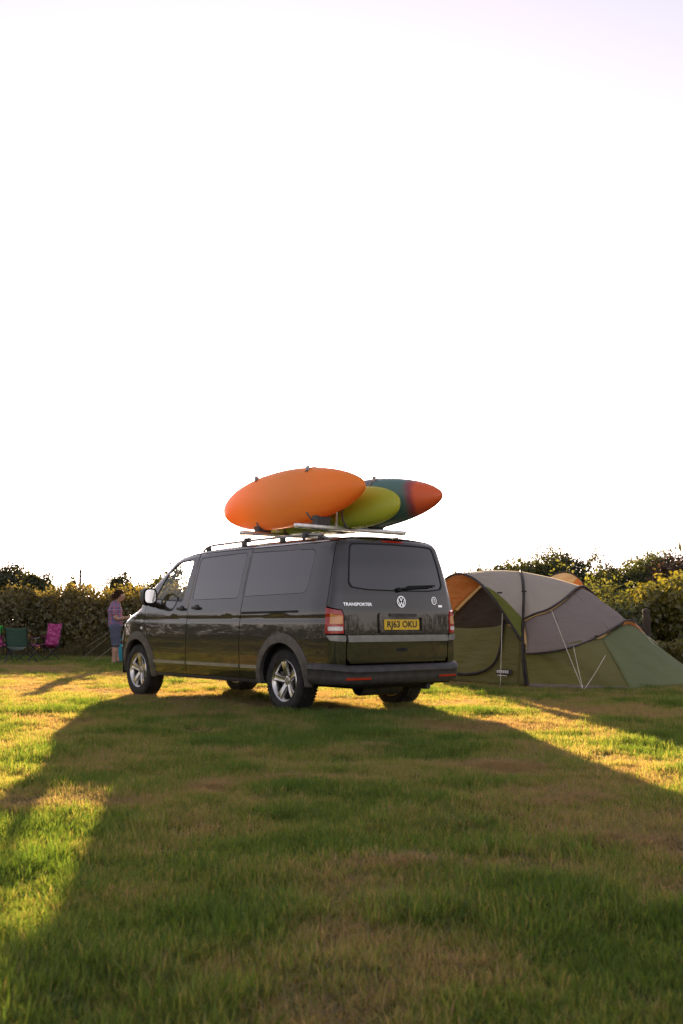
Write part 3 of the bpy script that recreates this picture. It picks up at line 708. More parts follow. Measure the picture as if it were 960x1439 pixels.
# --- roof, windscreen, bonnet, front
ur = np.linspace(-.70, 2.60, 30)
pe = [phi_e(u) for u in ur]
roof_out = [(u, p+.004) for u, p in zip(ur, pe)]+[(u, -p-.004) for u, p in zip(ur[::-1], pe[::-1])]
panel('roof', 'roof', [roof_out], paint, van, off=.003, ga=.1, gb=.05)
for k in range(-2, 3):    # pressed ribs along the roof
    panel('roof_rib', 'roof', [rpoly([(1.9,k*.13-.018), (-.5,k*.13-.018), (-.5,k*.13+.018), (1.9,k*.13+.018)], .015, 3)], paint, van, off=.010, depth=.009, ga=.2, gb=.5)
uw = np.linspace(2.63, 3.36, 14)
inn = [phi_e(u)-(.080 if u < 3.2 else .080+.3*(u-3.2)) for u in uw]
panel('windscreen', 'roof', [[(u, p) for u, p in zip(uw, inn)]+[(u, -p) for u, p in zip(uw[::-1], inn[::-1])]], clear, van, off=-.006, depth=.004, ga=.1, gb=.08)
panel('scuttle', 'roof', [[(3.34,-.93), (3.47,-.88), (3.47,.88), (3.34,.93)]], black, van, off=-.004, ga=.06, gb=.1)
ub = np.linspace(3.46, 4.10, 12); pb = [phi_e(u)+.003 for u in ub]
panel('bonnet', 'roof', [[(u, p) for u, p in zip(ub, pb)]+[(u, -p) for u, p in zip(ub[::-1], pb[::-1])]], paint, van, off=.003, ga=.06, gb=.08)
panel('grille', 'front', [rpoly([(-.50,.86), (.50,.86), (.50,.66), (-.50,.66)], .03)], black, van, off=-.002)
for sg in (1, -1):
    hl = panel('headlight', 'front', [rpoly([(.52,.92), (.90,.95), (.92,.70), (.56,.68)], .05)], whitel, van, off=.004, sgn=sg)
    panel('headlight_reflector', 'front', [arc((.72,.81), .08, 0, 359, 20)], chrome, hl, off=.009, sgn=sg)
panel('front_face', 'front', [[(-.90,.99), (-.90,.655), (.90,.655), (.90,.99)]], paint, van, off=-.008)
panel('front_bumper', 'front', [rpoly([(-.93,.65), (-.93,.30), (.93,.30), (.93,.65)], .05)], plastic, van, off=.012, depth=.06)
fp = panel('number_plate', 'front', [rpoly([(-.26,.46), (.26,.46), (.26,.57), (-.26,.57)], .01, 2)], whitel, van, off=.022)

# --- tailgate and rear corners
S_of = lambda z: .75*vside(float(seamU(z)), z)/(-float(seamU(z))-.2)
vz = lambda v, z: (v*.75/(-(float(tab(_Rr, z))+.085*v*v)-.2), z)
half = [(0,.545), vz(.70,.545), vz(.745,.60), vz(.745,.835), vz(.775,.86), vz(.775,1.06)]
half += [vz(.80,1.115), (S_of(1.15)-.10,1.142)]+[(S_of(z)-.022, z) for z in (1.155,1.3,1.5,1.7,1.82,1.88)]+[(vz(.55,1.895)), (0,1.90)]
tg_out = half+[(-a, b) for a, b in half[::-1] if a > 1e-6]
wl_ = [vz(v, z) for v, z in ((.0,1.322), (.45,1.328), (.665,1.352), (.700,1.40), (.665,1.62), (.625,1.80), (.595,1.838), (.45,1.845), (0,1.85))]
win_out = wl_+[(-a, b) for a, b in wl_[::-1] if a > 1e-6]
win_out = rpoly(win_out, .02, 2)
tg = panel('tailgate', 'rears', [tg_out, win_out], paint, van, ga=.07, gb=.07)
shr = lambda L, k, kz, cz: [(a*k, (b-cz)*kz+cz) for a, b in L]
# privacy glass with printed demister lines
tgl = tinted.copy(); tgl.name = 'heated_privacy_glass'
N_, L_ = tgl.node_tree.nodes, tgl.node_tree.links; p_ = N_['Principled BSDF']
geo_ = N_.new('ShaderNodeTexCoord'); sx_ = N_.new('ShaderNodeSeparateXYZ'); L_.new(geo_.outputs['Object'], sx_.inputs[0])
mm_ = N_.new('ShaderNodeMath'); mm_.operation = 'MULTIPLY'; mm_.inputs[1].default_value = 1/.030; L_.new(sx_.outputs['Z'], mm_.inputs[0])
fr_ = N_.new('ShaderNodeMath'); fr_.operation = 'FRACT'; L_.new(mm_.outputs[0], fr_.inputs[0])
lt_ = N_.new('ShaderNodeMath'); lt_.operation = 'LESS_THAN'; lt_.inputs[1].default_value = .12; L_.new(fr_.outputs[0], lt_.inputs[0])
mx_ = N_.new('ShaderNodeMix'); mx_.data_type = 'RGBA'; mx_.inputs[6].default_value = (.012,.012,.011,1); mx_.inputs[7].default_value = (.035,.028,.022,1)
L_.new(lt_.outputs[0], mx_.inputs[0]); L_.new(mx_.outputs[2], p_.inputs['Base Color'])
panel('window', 'rears', [shr(win_out, .985, .97, 1.585)], tgl, tg, off=-.003, ga=.1, gb=.1)
panel('window_seal', 'rears', [shr(win_out, 1.008, 1.012, 1.585), shr(win_out, .975, .955, 1.585)], black, tg, off=.0015, depth=.006, ga=.1, gb=.1)
# licence plate surround, plate, letters
panel('plate_surround', 'rear', [rpoly([(-.335,.862), (.335,.862), (.335,1.085), (-.335,1.085)], .04), rpoly([(-.29,.885), (.29,.885), (.29,1.035), (-.29,1.035)], .02)], paint, tg, off=.022, depth=.03)
np_ = panel('number_plate', 'rear', [rpoly([(-.26,.900), (.26,.900), (.26,1.012), (-.26,1.012)], .008, 2)], plateY, tg, off=.008, depth=.01)
panel('boot_handle', 'rear', [rpoly([(-.20,1.042), (.20,1.042), (.20,1.075), (-.20,1.075)], .012, 3)], plastic, tg, off=.034, depth=.03)

def text2d(txt, size, sx=1.0, bold=0.0):
    cu = bpy.data.curves.new('t', 'FONT'); cu.body = txt; cu.size = size; cu.align_x = 'CENTER'; cu.align_y = 'CENTER'; cu.resolution_u = 3
    cu.offset = bold
    o = bpy.data.objects.new('t', cu); COL.objects.link(o); bpy.context.view_layer.update()
    me = bpy.data.meshes.new_from_object(o.evaluated_get(bpy.context.evaluated_depsgraph_get()))
    pts = [(v.co.x*sx, v.co.y) for v in me.vertices]; fs = [tuple(p.vertices) for p in me.polygons]
    bpy.data.objects.remove(o); bpy.data.meshes.remove(me); bpy.data.curves.remove(cu); return pts, fs
def lettering(name, txt, size, c, kind, mat, parent, off, sx=1.0, bold=0.0, depth=.002, width=None):
    pts, fs = text2d(txt, size, 1.0, bold)
    xs = [p[0] for p in pts]; w = max(xs)-min(xs); k = (width/w) if width else sx
    flip = -1 if kind in ('rear', 'rears') else 1      # seen from behind, left is +v
    pts = [(c[0]+flip*a*k, c[1]+b) for a, b in pts]
    return panel(name, kind, None, mat, parent, off=off, depth=depth, ga=0, flat2d=(pts, fs))
lettering('plate_characters', 'RJ63 OKU', .098, (0,.956), 'rear', inkB, np_, .010, bold=.0022, width=.44)
lettering('model_lettering', 'TRANSPORTER', .046, (.60,1.172), 'rear', chrome, tg, .003, bold=.001, width=.37)
# round V over W emblem
def strokes(name, segs, w, c, kind, mat, parent, off):
    pts = []; fs = []
    for (a, b) in segs:
        a = np.array(a, float); b = np.array(b, float); t = (b-a)/np.linalg.norm(b-a); n = np.array([-t[1], t[0]])*w/2
        k = len(pts); pts += [tuple(np.array(c)+q) for q in (a-n, b-n, b+n, a+n)]; fs.append((k, k+1, k+2, k+3))
    return panel(name, kind, None, mat, parent, off=off, depth=.003, ga=0, flat2d=(pts, fs))
em = panel('emblem_ring', 'rear', [arc((0,1.207), .064, 0, 359, 40), arc((0,1.207), .054, 0, 359, 40)], chrome, tg, off=.010, depth=.01, ga=0)
panel('emblem_base', 'rear', [arc((0,1.207), .055, 0, 359, 40)], black, em, off=.004, depth=.004, ga=0)
strokes('emblem_letters', [((-.022,.050), (0,.006)), ((.022,.050), (0,.006)), ((-.047,.026), (-.021,-.048)), ((-.021,-.048), (0,-.004)), ((0,-.004), (.021,-.048)), ((.021,-.048), (.047,.026))], .0105, (0,1.207), 'rear', chrome, em, .009)
bd = panel('round_badge', 'rear', [arc((-.53,1.225), .045, 0, 359, 30), arc((-.53,1.225), .037, 0, 359, 30)], chrome, tg, off=.005, depth=.005, ga=0)
strokes('badge_mark', [((-.016,-.02), (-.016,.016)), ((-.016,.014), (.004,.024)), ((.018,-.024), (.018,.022))], .009, (-.53,1.225), 'rear', chrome, bd, .004)
panel('small_badge', 'rear', [rpoly([(-.60,1.152), (-.665,1.152), (-.665,1.176), (-.60,1.176)], .005, 2)], chrome, tg, off=.004, depth=.004, ga=0)
# broad trim strip and lower handle slot
panel('tailgate_strip', 'rear', [rpoly([(-.74,.772), (.74,.772), (.74,.842), (-.74,.842)], .012, 2)], trimm, tg, offn=lambda xy: np.interp(xy[:,1], [.77,.80,.84], [.024,.022,.006]), depth=.02, ga=.1, gb=.02)
panel('pull_slot', 'rear', [rpoly([(-.08,.665), (.08,.665), (.08,.70), (-.08,.70)], .012, 2)], black, tg, off=.002, depth=.003)
# wiper
wp = MB(); pts = [body_pt('rear', [v], [z]) for v, z in ((.03,1.335), (.0,1.345), (-.25,1.36), (-.50,1.372))]
wp.tube([Vector(p[0][0])+Vector(p[1][0])*.03 for p in pts], [.016,.013,.009,.007], 8); wp.sphere(Vector(pts[0][0][0])+Vector(pts[0][1][0])*.02, .028); wpo = wp.build('wiper_arm', black, tg)
wb = MB(); pts = [body_pt('rear', [v], [z]) for v, z in ((-.12,1.375), (-.56,1.395))]
wb.tube([Vector(p[0][0])+Vector(p[1][0])*.016 for p in pts], .009, 6); wb.build('wiper_blade', black, wpo)
# high brake light above the glass
panel('high_brake_light', 'rear', [rpoly([(-.16,1.868), (.16,1.868), (.16,1.885), (-.16,1.885)], .006, 2)], redl, tg, off=.004)
for sg in (1, -1):
    lo, hi = vz(.785,.865)[0], None
    out = [vz(.787,.862), vz(.787,1.055), vz(.812,1.105), (S_of(1.13)-.02,1.135), (S_of(1.12)-.004,1.125), (S_of(1.0)-.004,1.0), (S_of(.87)-.004,.87), (S_of(.86)-.03,.860)]
    tl = panel('tail_light', 'rears', [out], redl, van, off=.006, depth=.03, ga=.03, gb=.03, sgn=sg)
    panel('reversing_lens', 'rears', [rpoly([vz(.80,.892), vz(.80,.935), (S_of(.93)-.10,.935), (S_of(.9)-.10,.892)], .012, 3)], whitel, tl, off=.009, depth=.004, ga=.03, gb=.03, sgn=sg)
    panel('indicator_lens', 'rears', [rpoly([vz(.80,.965), vz(.80,1.05), (S_of(1.05)-.14,1.075), (S_of(.97)-.14,.965)], .012, 3)], amber, tl, off=.009, depth=.004, ga=.03, gb=.03, sgn=sg)
    out = [vz(.758,.525), vz(.758,.828), vz(.79,.850), (S_of(.85)-.03,.850), (.75*vside(-.78,.84)/.58-.004,.84), (.75*vside(-.775,.53)/.575-.004,.525)]
    panel('rear_corner', 'rears', [out], paint, van, ga=.05, gb=.05, sgn=sg)
    panel('corner_trim', 'rears', [rpoly([vz(.762,.775), vz(.762,.842), (S_of(.85)-.06,.842), (S_of(.8)-.14,.79)], .02, 3)], trimm, van, off=.012, depth=.012, ga=.05, gb=.05, sgn=sg)
# rear bumper: a moulded section swept round the tail
plan = catmull([(-.50,.955), (-.62,.962), (-.76,.955), (-.88,.915), (-.955,.83), (-.992,.70), (-1.01,.45), (-1.018,.2), (-1.02,0)], 40)
plan = np.vstack([plan, plan[-2::-1]*[1, -1]])
sec = [(-.10,.552), (-.03,.550), (.000,.538), (.016,.512), (.020,.485), (.006,.470), (.008,.40), (-.002,.345), (-.03,.318), (-.10,.315)]
V = []; F = []; m = len(sec)
for i, (pu, pv) in enumerate(plan):
    t = plan[min(i+1, len(plan)-1)]-plan[max(i-1, 0)]; t /= np.linalg.norm(t); n = np.array([-t[1], t[0]])
    if n@(np.array([pu, pv])-np.array([0, 0])) < 0: n = -n
    dip = np.interp(abs(pv), [0,.72,.88,.95], [.028,.028,.012,0])
    for (o, z) in sec: V.append((pu+n[0]*o, pv+n[1]*o, z-(dip if z > .46 else 0)))
for i in range(len(plan)-1):
    for k in range(m-1): F.append((i*m+k, i*m+k+1, (i+1)*m+k+1, (i+1)*m+k))
bp = MB().add(V, F).build('rear_bumper', plastic, van, sharp=50)
for sg in (1, -1):
    rf = MB(); idx = [i for i, p in enumerate(plan) if .48 < sg*p[1] < .82]
    VV = []; FF = []
    for i in idx:
        t = plan[i+1]-plan[i-1]; t /= np.linalg.norm(t); n = np.array([-t[1], t[0]])
        if n@plan[i] < 0: n = -n
        for o, z in ((.004,.372), (.013,.375), (.013,.397), (.004,.400)): VV.append((plan[i][0]+n[0]*o, plan[i][1]+n[1]*o, z))
    for i in range(len(idx)-1):
        for k in range(3): FF.append((i*4+k, i*4+k+1, i*4+k+5, i*4+k+4))
    rf.add(VV, FF); rf.build('reflector', redl, bp)
# underbody, exhaust, unseen black boxes added to block light in the load space, cab
mb = MB(); mb.box((1.6,0,.40), (4.9,1.22,.26), bev=.03); mb.box((-.75,0,.36), (.4,1.5,.12), bev=.02); mb.box((1.7,0,.33), (2.6,1.74,.09), bev=.02); mb.build('underbody', black, van)
mb = MB(); mb.tube([(.6,-.35,.27), (-.5,-.42,.26), (-.9,-.45,.27)], .035, 10); mb.lathe([(.10,-.3), (.11,-.28), (.11,.28), (.10,.3)], 16, Matrix.Translation((-.55,0,.28))); mb.build('exhaust', plastic, van)
for ax in (0, 3.4):
    mb = MB(); mb.tube([(ax,-.7,.32), (ax,.7,.32)], .045, 10); mb.build('axle', black, van)
mb = MB(); mb.box((.62,0,.85), (2.72,1.62,.62)); mb.box((.62,0,1.47), (2.70,1.38,.66)); mb.build('load_light_block', black, van)
mb = MB(); mb.box((2.75,0,.78), (1.4,1.6,.36)); mb.box((3.25,0,1.05), (.5,1.55,.26), bev=.06); mb.box((3.15,-.38,1.19), (.3,.42,.10), bev=.04); mb.build('dashboard', black, van)
for y in (.42, -.42):
    st = MB(); st.box((2.45,y,1.02), (.50,.50,.16), bev=.05); st.box((2.22,y,1.30), (.15,.48,.52), Matrix.Rotation(R(-12), 3, 'Y'), bev=.05)
    st.box((2.14,y,1.63), (.09,.26,.17), Matrix.Rotation(R(-8), 3, 'Y'), bev=.035); st.tube([(2.16,y-.06,1.5), (2.15,y-.06,1.6)], .008); st.tube([(2.16,y+.06,1.5), (2.15,y+.06,1.6)], .008); st.build('cab_seat', seatm, van)
sw = MB(); Mx = Matrix.Translation((2.90,-.42,1.22)) @ Matrix.Rotation(R(-32), 4, 'Y')
sw.tube([Mx @ Vector((0, .19*math.cos(2*math.pi*k/28), .19*math.sin(2*math.pi*k/28))) for k in range(28)], .014, 8, closed=True)
for a in (90, 210, 330): sw.tube([Mx @ Vector((0,0,0)), Mx @ Vector((0, .18*math.cos(R(a)), .18*math.sin(R(a))))], .014, 6)
sw.sphere(Mx @ Vector((0,0,0)), .06, sc=(.5,1,1)); sw.tube([Mx @ Vector((0,0,0)), (3.1,-.42,1.10)], .03, 8); sw.build('steering_wheel', black, van)
mb = MB(); mb.box((2.72,0,1.70), (.03,.22,.07), bev=.012); mb.tube([(2.73,0,1.72), (2.70,0,1.83)], .012, 6); mb.build('cab_mirror', black, van)
# sun visors and headlining of the cab
mb = MB(); mb.box((2.40,0,1.845), (.55,1.25,.02), Matrix.Rotation(R(5), 3, 'Y')); mb.build('headlining', pmat('headlining', (.30,.28,.26), rough=.9), van)

# --- wheels
def tyre_mesh():
    t = MB(); prof = [(.232,-.11), (.250,-.118), (.285,-.121), (.318,-.115), (.338,-.098), (.3445,-.07), (.345,-.03), (.345,.03), (.3445,.07), (.338,.098), (.318,.115), (.285,.121), (.250,.118), (.232,.11)]
    t.lathe(prof, 64)
    for k in range(56):       # shoulder tread blocks
        a = 2*math.pi*k/56
        for sy in (-1, 1):
            Mr = Matrix.Rotation(-a, 3, 'Y')
            t.box(Mr @ Vector((.3400, sy*.086, 0)), (.014, .038, .024), Mr)
    for yy in (-.035, 0, .035): t.lathe([(.344,yy-.012), (.3485,yy-.011), (.3485,yy+.011), (.344,yy+.012)], 64)
    return t.mesh('tyre')
def rim_mesh():
    r = MB()
    r.lathe([(.205,-.105), (.228,-.115), (.236,-.112), (.236,-.108)], 48)
    r.lathe([(.230,.118), (.236,.112), (.232,.105), (.221,.100), (.206,.085), (.200,.05), (.198,-.10)], 56)
    r.lathe([(0,.066), (.030,.068), (.058,.066), (.072,.055), (.075,.02)], 30)
    for k in range(5):
        a0 = 2*math.pi*k/5+math.pi/2
        rows = []
        for (rad, w, y) in ((.045,.034,.066), (.085,.033,.078), (.13,.036,.092), (.175,.041,.099), (.212,.047,.098)):
            rows.append([(rad, -w-.006, y-.035), (rad, -w, y-.004), (rad, -w*.72, y+.004), (rad, 0, y-.003), (rad, w*.72, y+.004), (rad, w, y-.004), (rad, w+.006, y-.035)])
        V = []; F = []
        for row in rows:
            for (rad, w, y) in row:
                V.append((rad*math.cos(a0)-w*math.sin(a0), y, rad*math.sin(a0)+w*math.cos(a0)))
        for i in range(4):
            for j in range(6): F.append((i*7+j, i*7+j+1, (i+1)*7+j+1, (i+1)*7+j))
        r.add(V, F)
    return r.mesh('rim', 40)
def disc_mesh():
    b = MB(); b.lathe([(.05,.03), (.155,.03), (.158,.02), (.155,.01), (.05,.01)], 40, closed=True); b.lathe([(.06,.05), (.06,-.05)], 20); b.lathe([(.198,-.02), (.0,-.02)], 40)
    b.box((.11,.03,.05), (.07,.05,.13), bev=.012); return b.mesh('brake')
def cap_mesh():
    c = MB(); c.lathe([(0,.077), (.026,.076), (.031,.070), (.031,.05)], 24); return c.mesh('cap')
def bolt_mesh():
    c = MB(); c.lathe([(0,.078), (.009,.078), (.010,.074), (.010,.05)], 8); return c.mesh('bolt')
tm, rm, dm_, cm_, bm_ = tyre_mesh(), rim_mesh(), disc_mesh(), cap_mesh(), bolt_mesh()
spin = {(0,1): 8, (0,-1): 30, (3.4,1): 0, (3.4,-1): 50}
for cx in (0, 3.4):
    for sg in (1, -1):
        w = link('wheel', dm_, black if False else plastic, van); w.location = (cx, sg*.795, .335)
        w.rotation_euler = (0, R(spin[(cx, sg)])*sg, 0 if sg > 0 else math.pi)
        link('tyre', tm, rubber, w); link('rim', rm, alloy, w); link('hub_cap', cm_, trimm, w)
        for k in range(5):
            a = 2*math.pi*(k+.5)/5+math.pi/2; b = link('wheel_bolt', bm_, trimm, w); b.location = (.052*math.cos(a), -.006, .052*math.sin(a))

# --- roof rails and rack
for sg in (1, -1):
    rl = MB(); pts = []
    for u in np.linspace(2.15, -.45, 30):
        P, Nn = body_pt('roof', [u], [phi_e(u)-.055]); h = np.interp(u, [-.45,-.36,-.25,1.95,2.06,2.15], [.0,.035,.048,.048,.035,0])
        pts.append((P[0][0], sg*P[0][1], P[0][2]+h+.006))
    rl.tube(pts, .015, 10)
    ro = rl.build('roof_rail', trimm, van)
    for u in (-.36, .35, 1.15, 2.0):
        P, Nn = body_pt('roof', [u], [phi_e(u)-.055]); f = MB(); f.box((u, sg*P[0][1], P[0][2]+.02), (.10,.028,.055), bev=.01); f.build('rail_foot', plastic, ro)
    # bright drip moulding under the rail
    panel('drip_moulding', 'side', [[(.85,1.862), (-.60,1.862), (-.60,1.872), (.85,1.872)]], alu, van, off=.010, depth=.008, ga=.1, sgn=sg)
for u, L in ((-.10, 1.66), (1.08, 1.58)):
    b = MB(); b.box((u,0,2.070), (.085, L, .052), bev=.012); cb = b.build('rack_bar', alu, van)
    for sg in (1, -1):
        P, Nn = body_pt('roof', [u], [phi_e(u)-.055]); f = MB(); y = sg*P[0][1]
        f.box((u, y, P[0][2]+.062), (.11,.05,.06), bev=.012); f.box((u, y+sg*.035, P[0][2]+.015), (.06,.012,.11), bev=.005); f.build('bar_clamp', plastic, cb)
    for y in (.235, -.215):
        f = MB(); f.box((u, y, 2.27), (.03,.024,.42), bev=.006); f.box((u, y, 2.088), (.07,.06,.024), bev=.006); f.build('kayak_upright', alu, cb)
    e = MB(); e.tube([(u, -L/2+.02, 2.08), (u-.12, -L/2-.13, 2.095)], .008, 8); e.build('loose_bar_end', plastic, cb)
# ================================================================== kayaks on the rack
def kayakmat(name, stops, scale=1.0, rough=.38, trans=.18, streak=.35):
    """moulded plastic, colour bands along the boat that bleed into each other"""
    m, N, L = nodes_of(name); p = N['Principled BSDF']; out = N['Material Output']
    tc = N.new('ShaderNodeTexCoord'); sx = N.new('ShaderNodeSeparateXYZ'); L.new(tc.outputs['Object'], sx.inputs[0])
    no = N.new('ShaderNodeTexNoise'); no.inputs['Scale'].default_value = 2.2; no.inputs['Detail'].default_value = 4
    mpn = N.new('ShaderNodeMapping'); mpn.inputs['Scale'].default_value = (.5, 1.6, 1.6); L.new(tc.outputs['Object'], mpn.inputs[0]); L.new(mpn.outputs[0], no.inputs['Vector'])
    a = N.new('ShaderNodeMath'); a.operation = 'MULTIPLY_ADD'; a.inputs[1].default_value = 1/3.0; a.inputs[2].default_value = .5; L.new(sx.outputs['X'], a.inputs[0])
    b = N.new('ShaderNodeMath'); b.operation = 'MULTIPLY_ADD'; b.inputs[1].default_value = streak*.3; L.new(no.outputs['Fac'], b.inputs[0]); L.new(a.outputs[0], b.inputs[2])
    c = N.new('ShaderNodeMath'); c.operation = 'SUBTRACT'; c.inputs[1].default_value = streak*.15; L.new(b.outputs[0], c.inputs[0])
    cr = N.new('ShaderNodeValToRGB'); e = cr.color_ramp.elements; e[0].position = stops[0][0]; e[0].color = (*stops[0][1], 1); e[1].position = stops[-1][0]; e[1].color = (*stops[-1][1], 1)
    for pos, col in stops[1:-1]: q = e.new(pos); q.color = (*col, 1)
    L.new(c.outputs[0], cr.inputs[0]); L.new(cr.outputs[0], p.inputs['Base Color']); p.inputs['Roughness'].default_value = rough
    n2 = N.new('ShaderNodeTexNoise'); n2.inputs['Scale'].default_value = 35; L.new(tc.outputs['Object'], n2.inputs['Vector'])
    bp = N.new('ShaderNodeBump'); bp.inputs['Strength'].default_value = .06; L.new(n2.outputs['Fac'], bp.inputs['Height']); L.new(bp.outputs[0], p.inputs['Normal'])
    t = N.new('ShaderNodeBsdfTranslucent'); L.new(cr.outputs[0], t.inputs['Color']); ms = N.new('ShaderNodeMixShader'); ms.inputs[0].default_value = trans
    L.new(p.outputs[0], ms.inputs[1]); L.new(t.outputs[0], ms.inputs[2]); L.new(ms.outputs[0], out.inputs['Surface']); return m
webb = pmat('strap_webbing', (.22,.20,.17), rough=.85, var=.2, scale=60)
def kayak(name, label, L, beam, deck, hull, mat, u0, v0, z0, lean, blunt=2.4, roll=0, yaw=0):
    """on edge: the beam stands upright, the hull bottom faces local +Y"""
    t = thing(name, label, 'kayak', (0,0,0)); t['group'] = 'kayaks strapped to the roof rack'
    ns, nr = 44, 28; V = []; F = []
    for i in range(ns+1):
        s = -1+2*i/ns; s = math.copysign(1-(1-abs(s))**1.25, s)*.999; k = max(.012, (1-abs(s)**blunt)**(.58 if blunt < 3 else .5))
        hb_ = beam/2*k; up_ = deck*(.45+.55*(1-s*s))*max(.05, (1-abs(s)**4.5)**.5); dn = hull*max(.05, (1-abs(s)**3.2)**.5); rock = .10*abs(s)**2.6
        for j in range(nr):
            a = 2*math.pi*j/nr; ca, sa = math.cos(a), math.sin(a)
            e = .82 if sa > 0 else .62
            x = math.copysign(abs(ca)**e, ca)*hb_; h = math.copysign(abs(sa)**(.95 if sa > 0 else .75), sa)*(dn if sa > 0 else up_)
            V.append((s*L/2, h-rock, x))        # +Y is the keel side
    for i in range(ns):
        for j in range(nr): F.append((i*nr+j, i*nr+(j+1) % nr, (i+1)*nr+(j+1) % nr, (i+1)*nr+j))
    F.append(tuple(range(nr-1, -1, -1))); F.append(tuple(ns*nr+j for j in range(nr)))
    h = MB().add(V, F).build('hull', mat, t, sharp=60)
    # cockpit coaming and dark opening on the deck side
    ring = [(-.12+.42*math.cos(2*math.pi*k/30), -deck*.97-.012, .235*math.sin(2*math.pi*k/30)*(1-.18*math.cos(2*math.pi*k/30))) for k in range(30)]
    c = MB(); c.tube(ring, .016, 8, closed=True); c.build('cockpit_rim', inkB, t)
    c = MB(); c.add([(x, y-.004, z) for x, y, z in ring], [tuple(range(30))]); c.build('cockpit_opening', black, t)
    for sx in (-1, 1):
        g = MB(); xx = sx*(L/2-.20); yy = -deck*.52+.0; g.tube([(xx-.07*sx, yy+.02-.07, 0), (xx-.05*sx, yy-.05-.06, 0), (xx+.05*sx, yy-.05-.03, 0), (xx+.07*sx, yy+.03-.02, 0)], .012, 8); g.build('grab_handle', webb, t)
    # seam where deck meets hull
    for sz in (1, -1):
        sm = MB(); pts = [V[i*nr+(0 if sz > 0 else nr//2)] for i in range(1, ns, 2)]; sm.tube([(x, y, z+sz*.001) for x, y, z in pts], .005, 5); sm.build('seam', mat, t)
    for (xx, zz) in ((.35,.10), (-.5,-.12)):
        pass
    M = van_world @ Matrix.Translation((u0, v0, z0)) @ Matrix.Rotation(yaw, 4, 'Z') @ Matrix.Rotation(roll, 4, 'X') @ Matrix.Rotation(lean, 4, 'Y')
    t.matrix_world = M; t['_L'] = L; del t['_L']
    return t, h, V, ns, nr
def straps(t, V, ns, nr, us, L, zdown, grow=.006, part=None):
    """webbing loops round the boat down to the bar"""
    for u in us:
        i = min(range(ns+1), key=lambda q: abs(V[q*nr][0]-u)); ring = V[i*nr:(i+1)*nr]
        cy = sum(p[1] for p in ring)/nr; m = MB(); VV = []; FF = []
        for w in (-.019, .019):
            for p in ring:
                d = math.hypot(p[1]-cy, p[2]) or 1; f = 1+grow/d; VV.append((p[0]+w, cy+(p[1]-cy)*f, p[2]*f))
        FF = [(j, (j+1) % nr, nr+(j+1) % nr, nr+j) for j in range(nr) if part is None or j in part]
        o = len(VV); VV2 = []
        m.add(VV, FF); so = m.build('strap', webb, t); sol = so.modifiers.new('thick', 'SOLIDIFY'); sol.thickness = .003
        bk = MB(); p = ring[2]; d = math.hypot(p[1]-cy, p[2]) or 1; bk.box((u, cy+(p[1]-cy)*(1+.012/d), p[2]*(1+.012/d)), (.045,.03,.07), bev=.005); bk.build('buckle', trimm, so)
bpy.context.view_layer.update()
van_world = van.matrix_world.copy()
k_or = kayakmat('orange_plastic', [(0,(.92,.33,.05)), (.5,(.95,.42,.09)), (1,(.92,.32,.06))], trans=.36)
k_gr = kayakmat('lime_plastic', [(0,(.62,.62,.06)), (.35,(.42,.54,.05)), (.6,(.24,.42,.05)), (1,(.50,.58,.05))], trans=.34, streak=1.2)
k_ra = kayakmat('rainbow_plastic', [(0,(.85,.16,.04)), (.10,(.80,.15,.05)), (.125,(.34,.08,.10)), (.16,(.10,.22,.20)), (.30,(.07,.20,.19)), (.45,(.18,.12,.25)), (.65,(.25,.12,.28)), (.85,(.12,.25,.22)), (1,(.7,.2,.06))], trans=.16, streak=.28)
t, h, V, ns, nr = kayak('kayak', 'orange kayak tipped on edge with its smooth hull facing outwards', 2.86, .69, .22, .17, k_or, .66, .46, 2.455, R(1.5), blunt=2.0, roll=R(-4))
straps(t, V, ns, nr, (-.62, .42), 2.95, 2.08, grow=.012, part=list(range(10, 28))+[0, 1, 2])
t, h, V, ns, nr = kayak('kayak', 'lime green kayak standing on edge between the other two kayaks', 2.62, .50, .20, .15, k_gr, .40, .07, 2.315, R(0), blunt=4.2, roll=R(3))
straps(t, V, ns, nr, (-.56, .65), 2.62, 2.08)
t, h, V, ns, nr = kayak('kayak', 'teal and purple kayak with an orange tip, standing on edge', 3.0, .63, .22, .17, k_ra, .35, -.36, 2.392, R(1.0), blunt=2.1, roll=R(2))
straps(t, V, ns, nr, (-.51, .70), 3.0, 2.08)

# shaped foam pads that carry the boats on the bars
foam = pmat('grey_foam', (.10,.095,.09), rough=.95, var=.2, scale=40, bump=.3, bscale=120)
bars = [o for o in van.children if o.name.startswith('rack_bar')]
for bo_, bu in zip(bars, (-.10, 1.08)):
    for (c0, v0, z0, bm_w, L_k, bl_k) in ((.66,.46,2.455,.69,2.86,2.0), (.40,.07,2.315,.50,2.62,4.2), (.35,-.36,2.392,.63,3.0,2.1)):
        s_ = abs(bu-c0)/(L_k/2); kk = (1-s_**bl_k)**(.58 if bl_k < 3 else .5); zb_ = z0-bm_w/2*kk+.03
        f = MB(); prof_ = [(-.09, 2.095), (.09, 2.095), (.10, zb_+.0), (.06, zb_-.012), (-.06, zb_-.012), (-.10, zb_+.0)]
        f.prism([(a, max(b, 2.094)) for a, b in prof_], lambda a, b, t, v0=v0, bu=bu: (bu+t, v0+a, b), -.05, .05); f.build('foam_pad', foam, bo_, sharp=25)

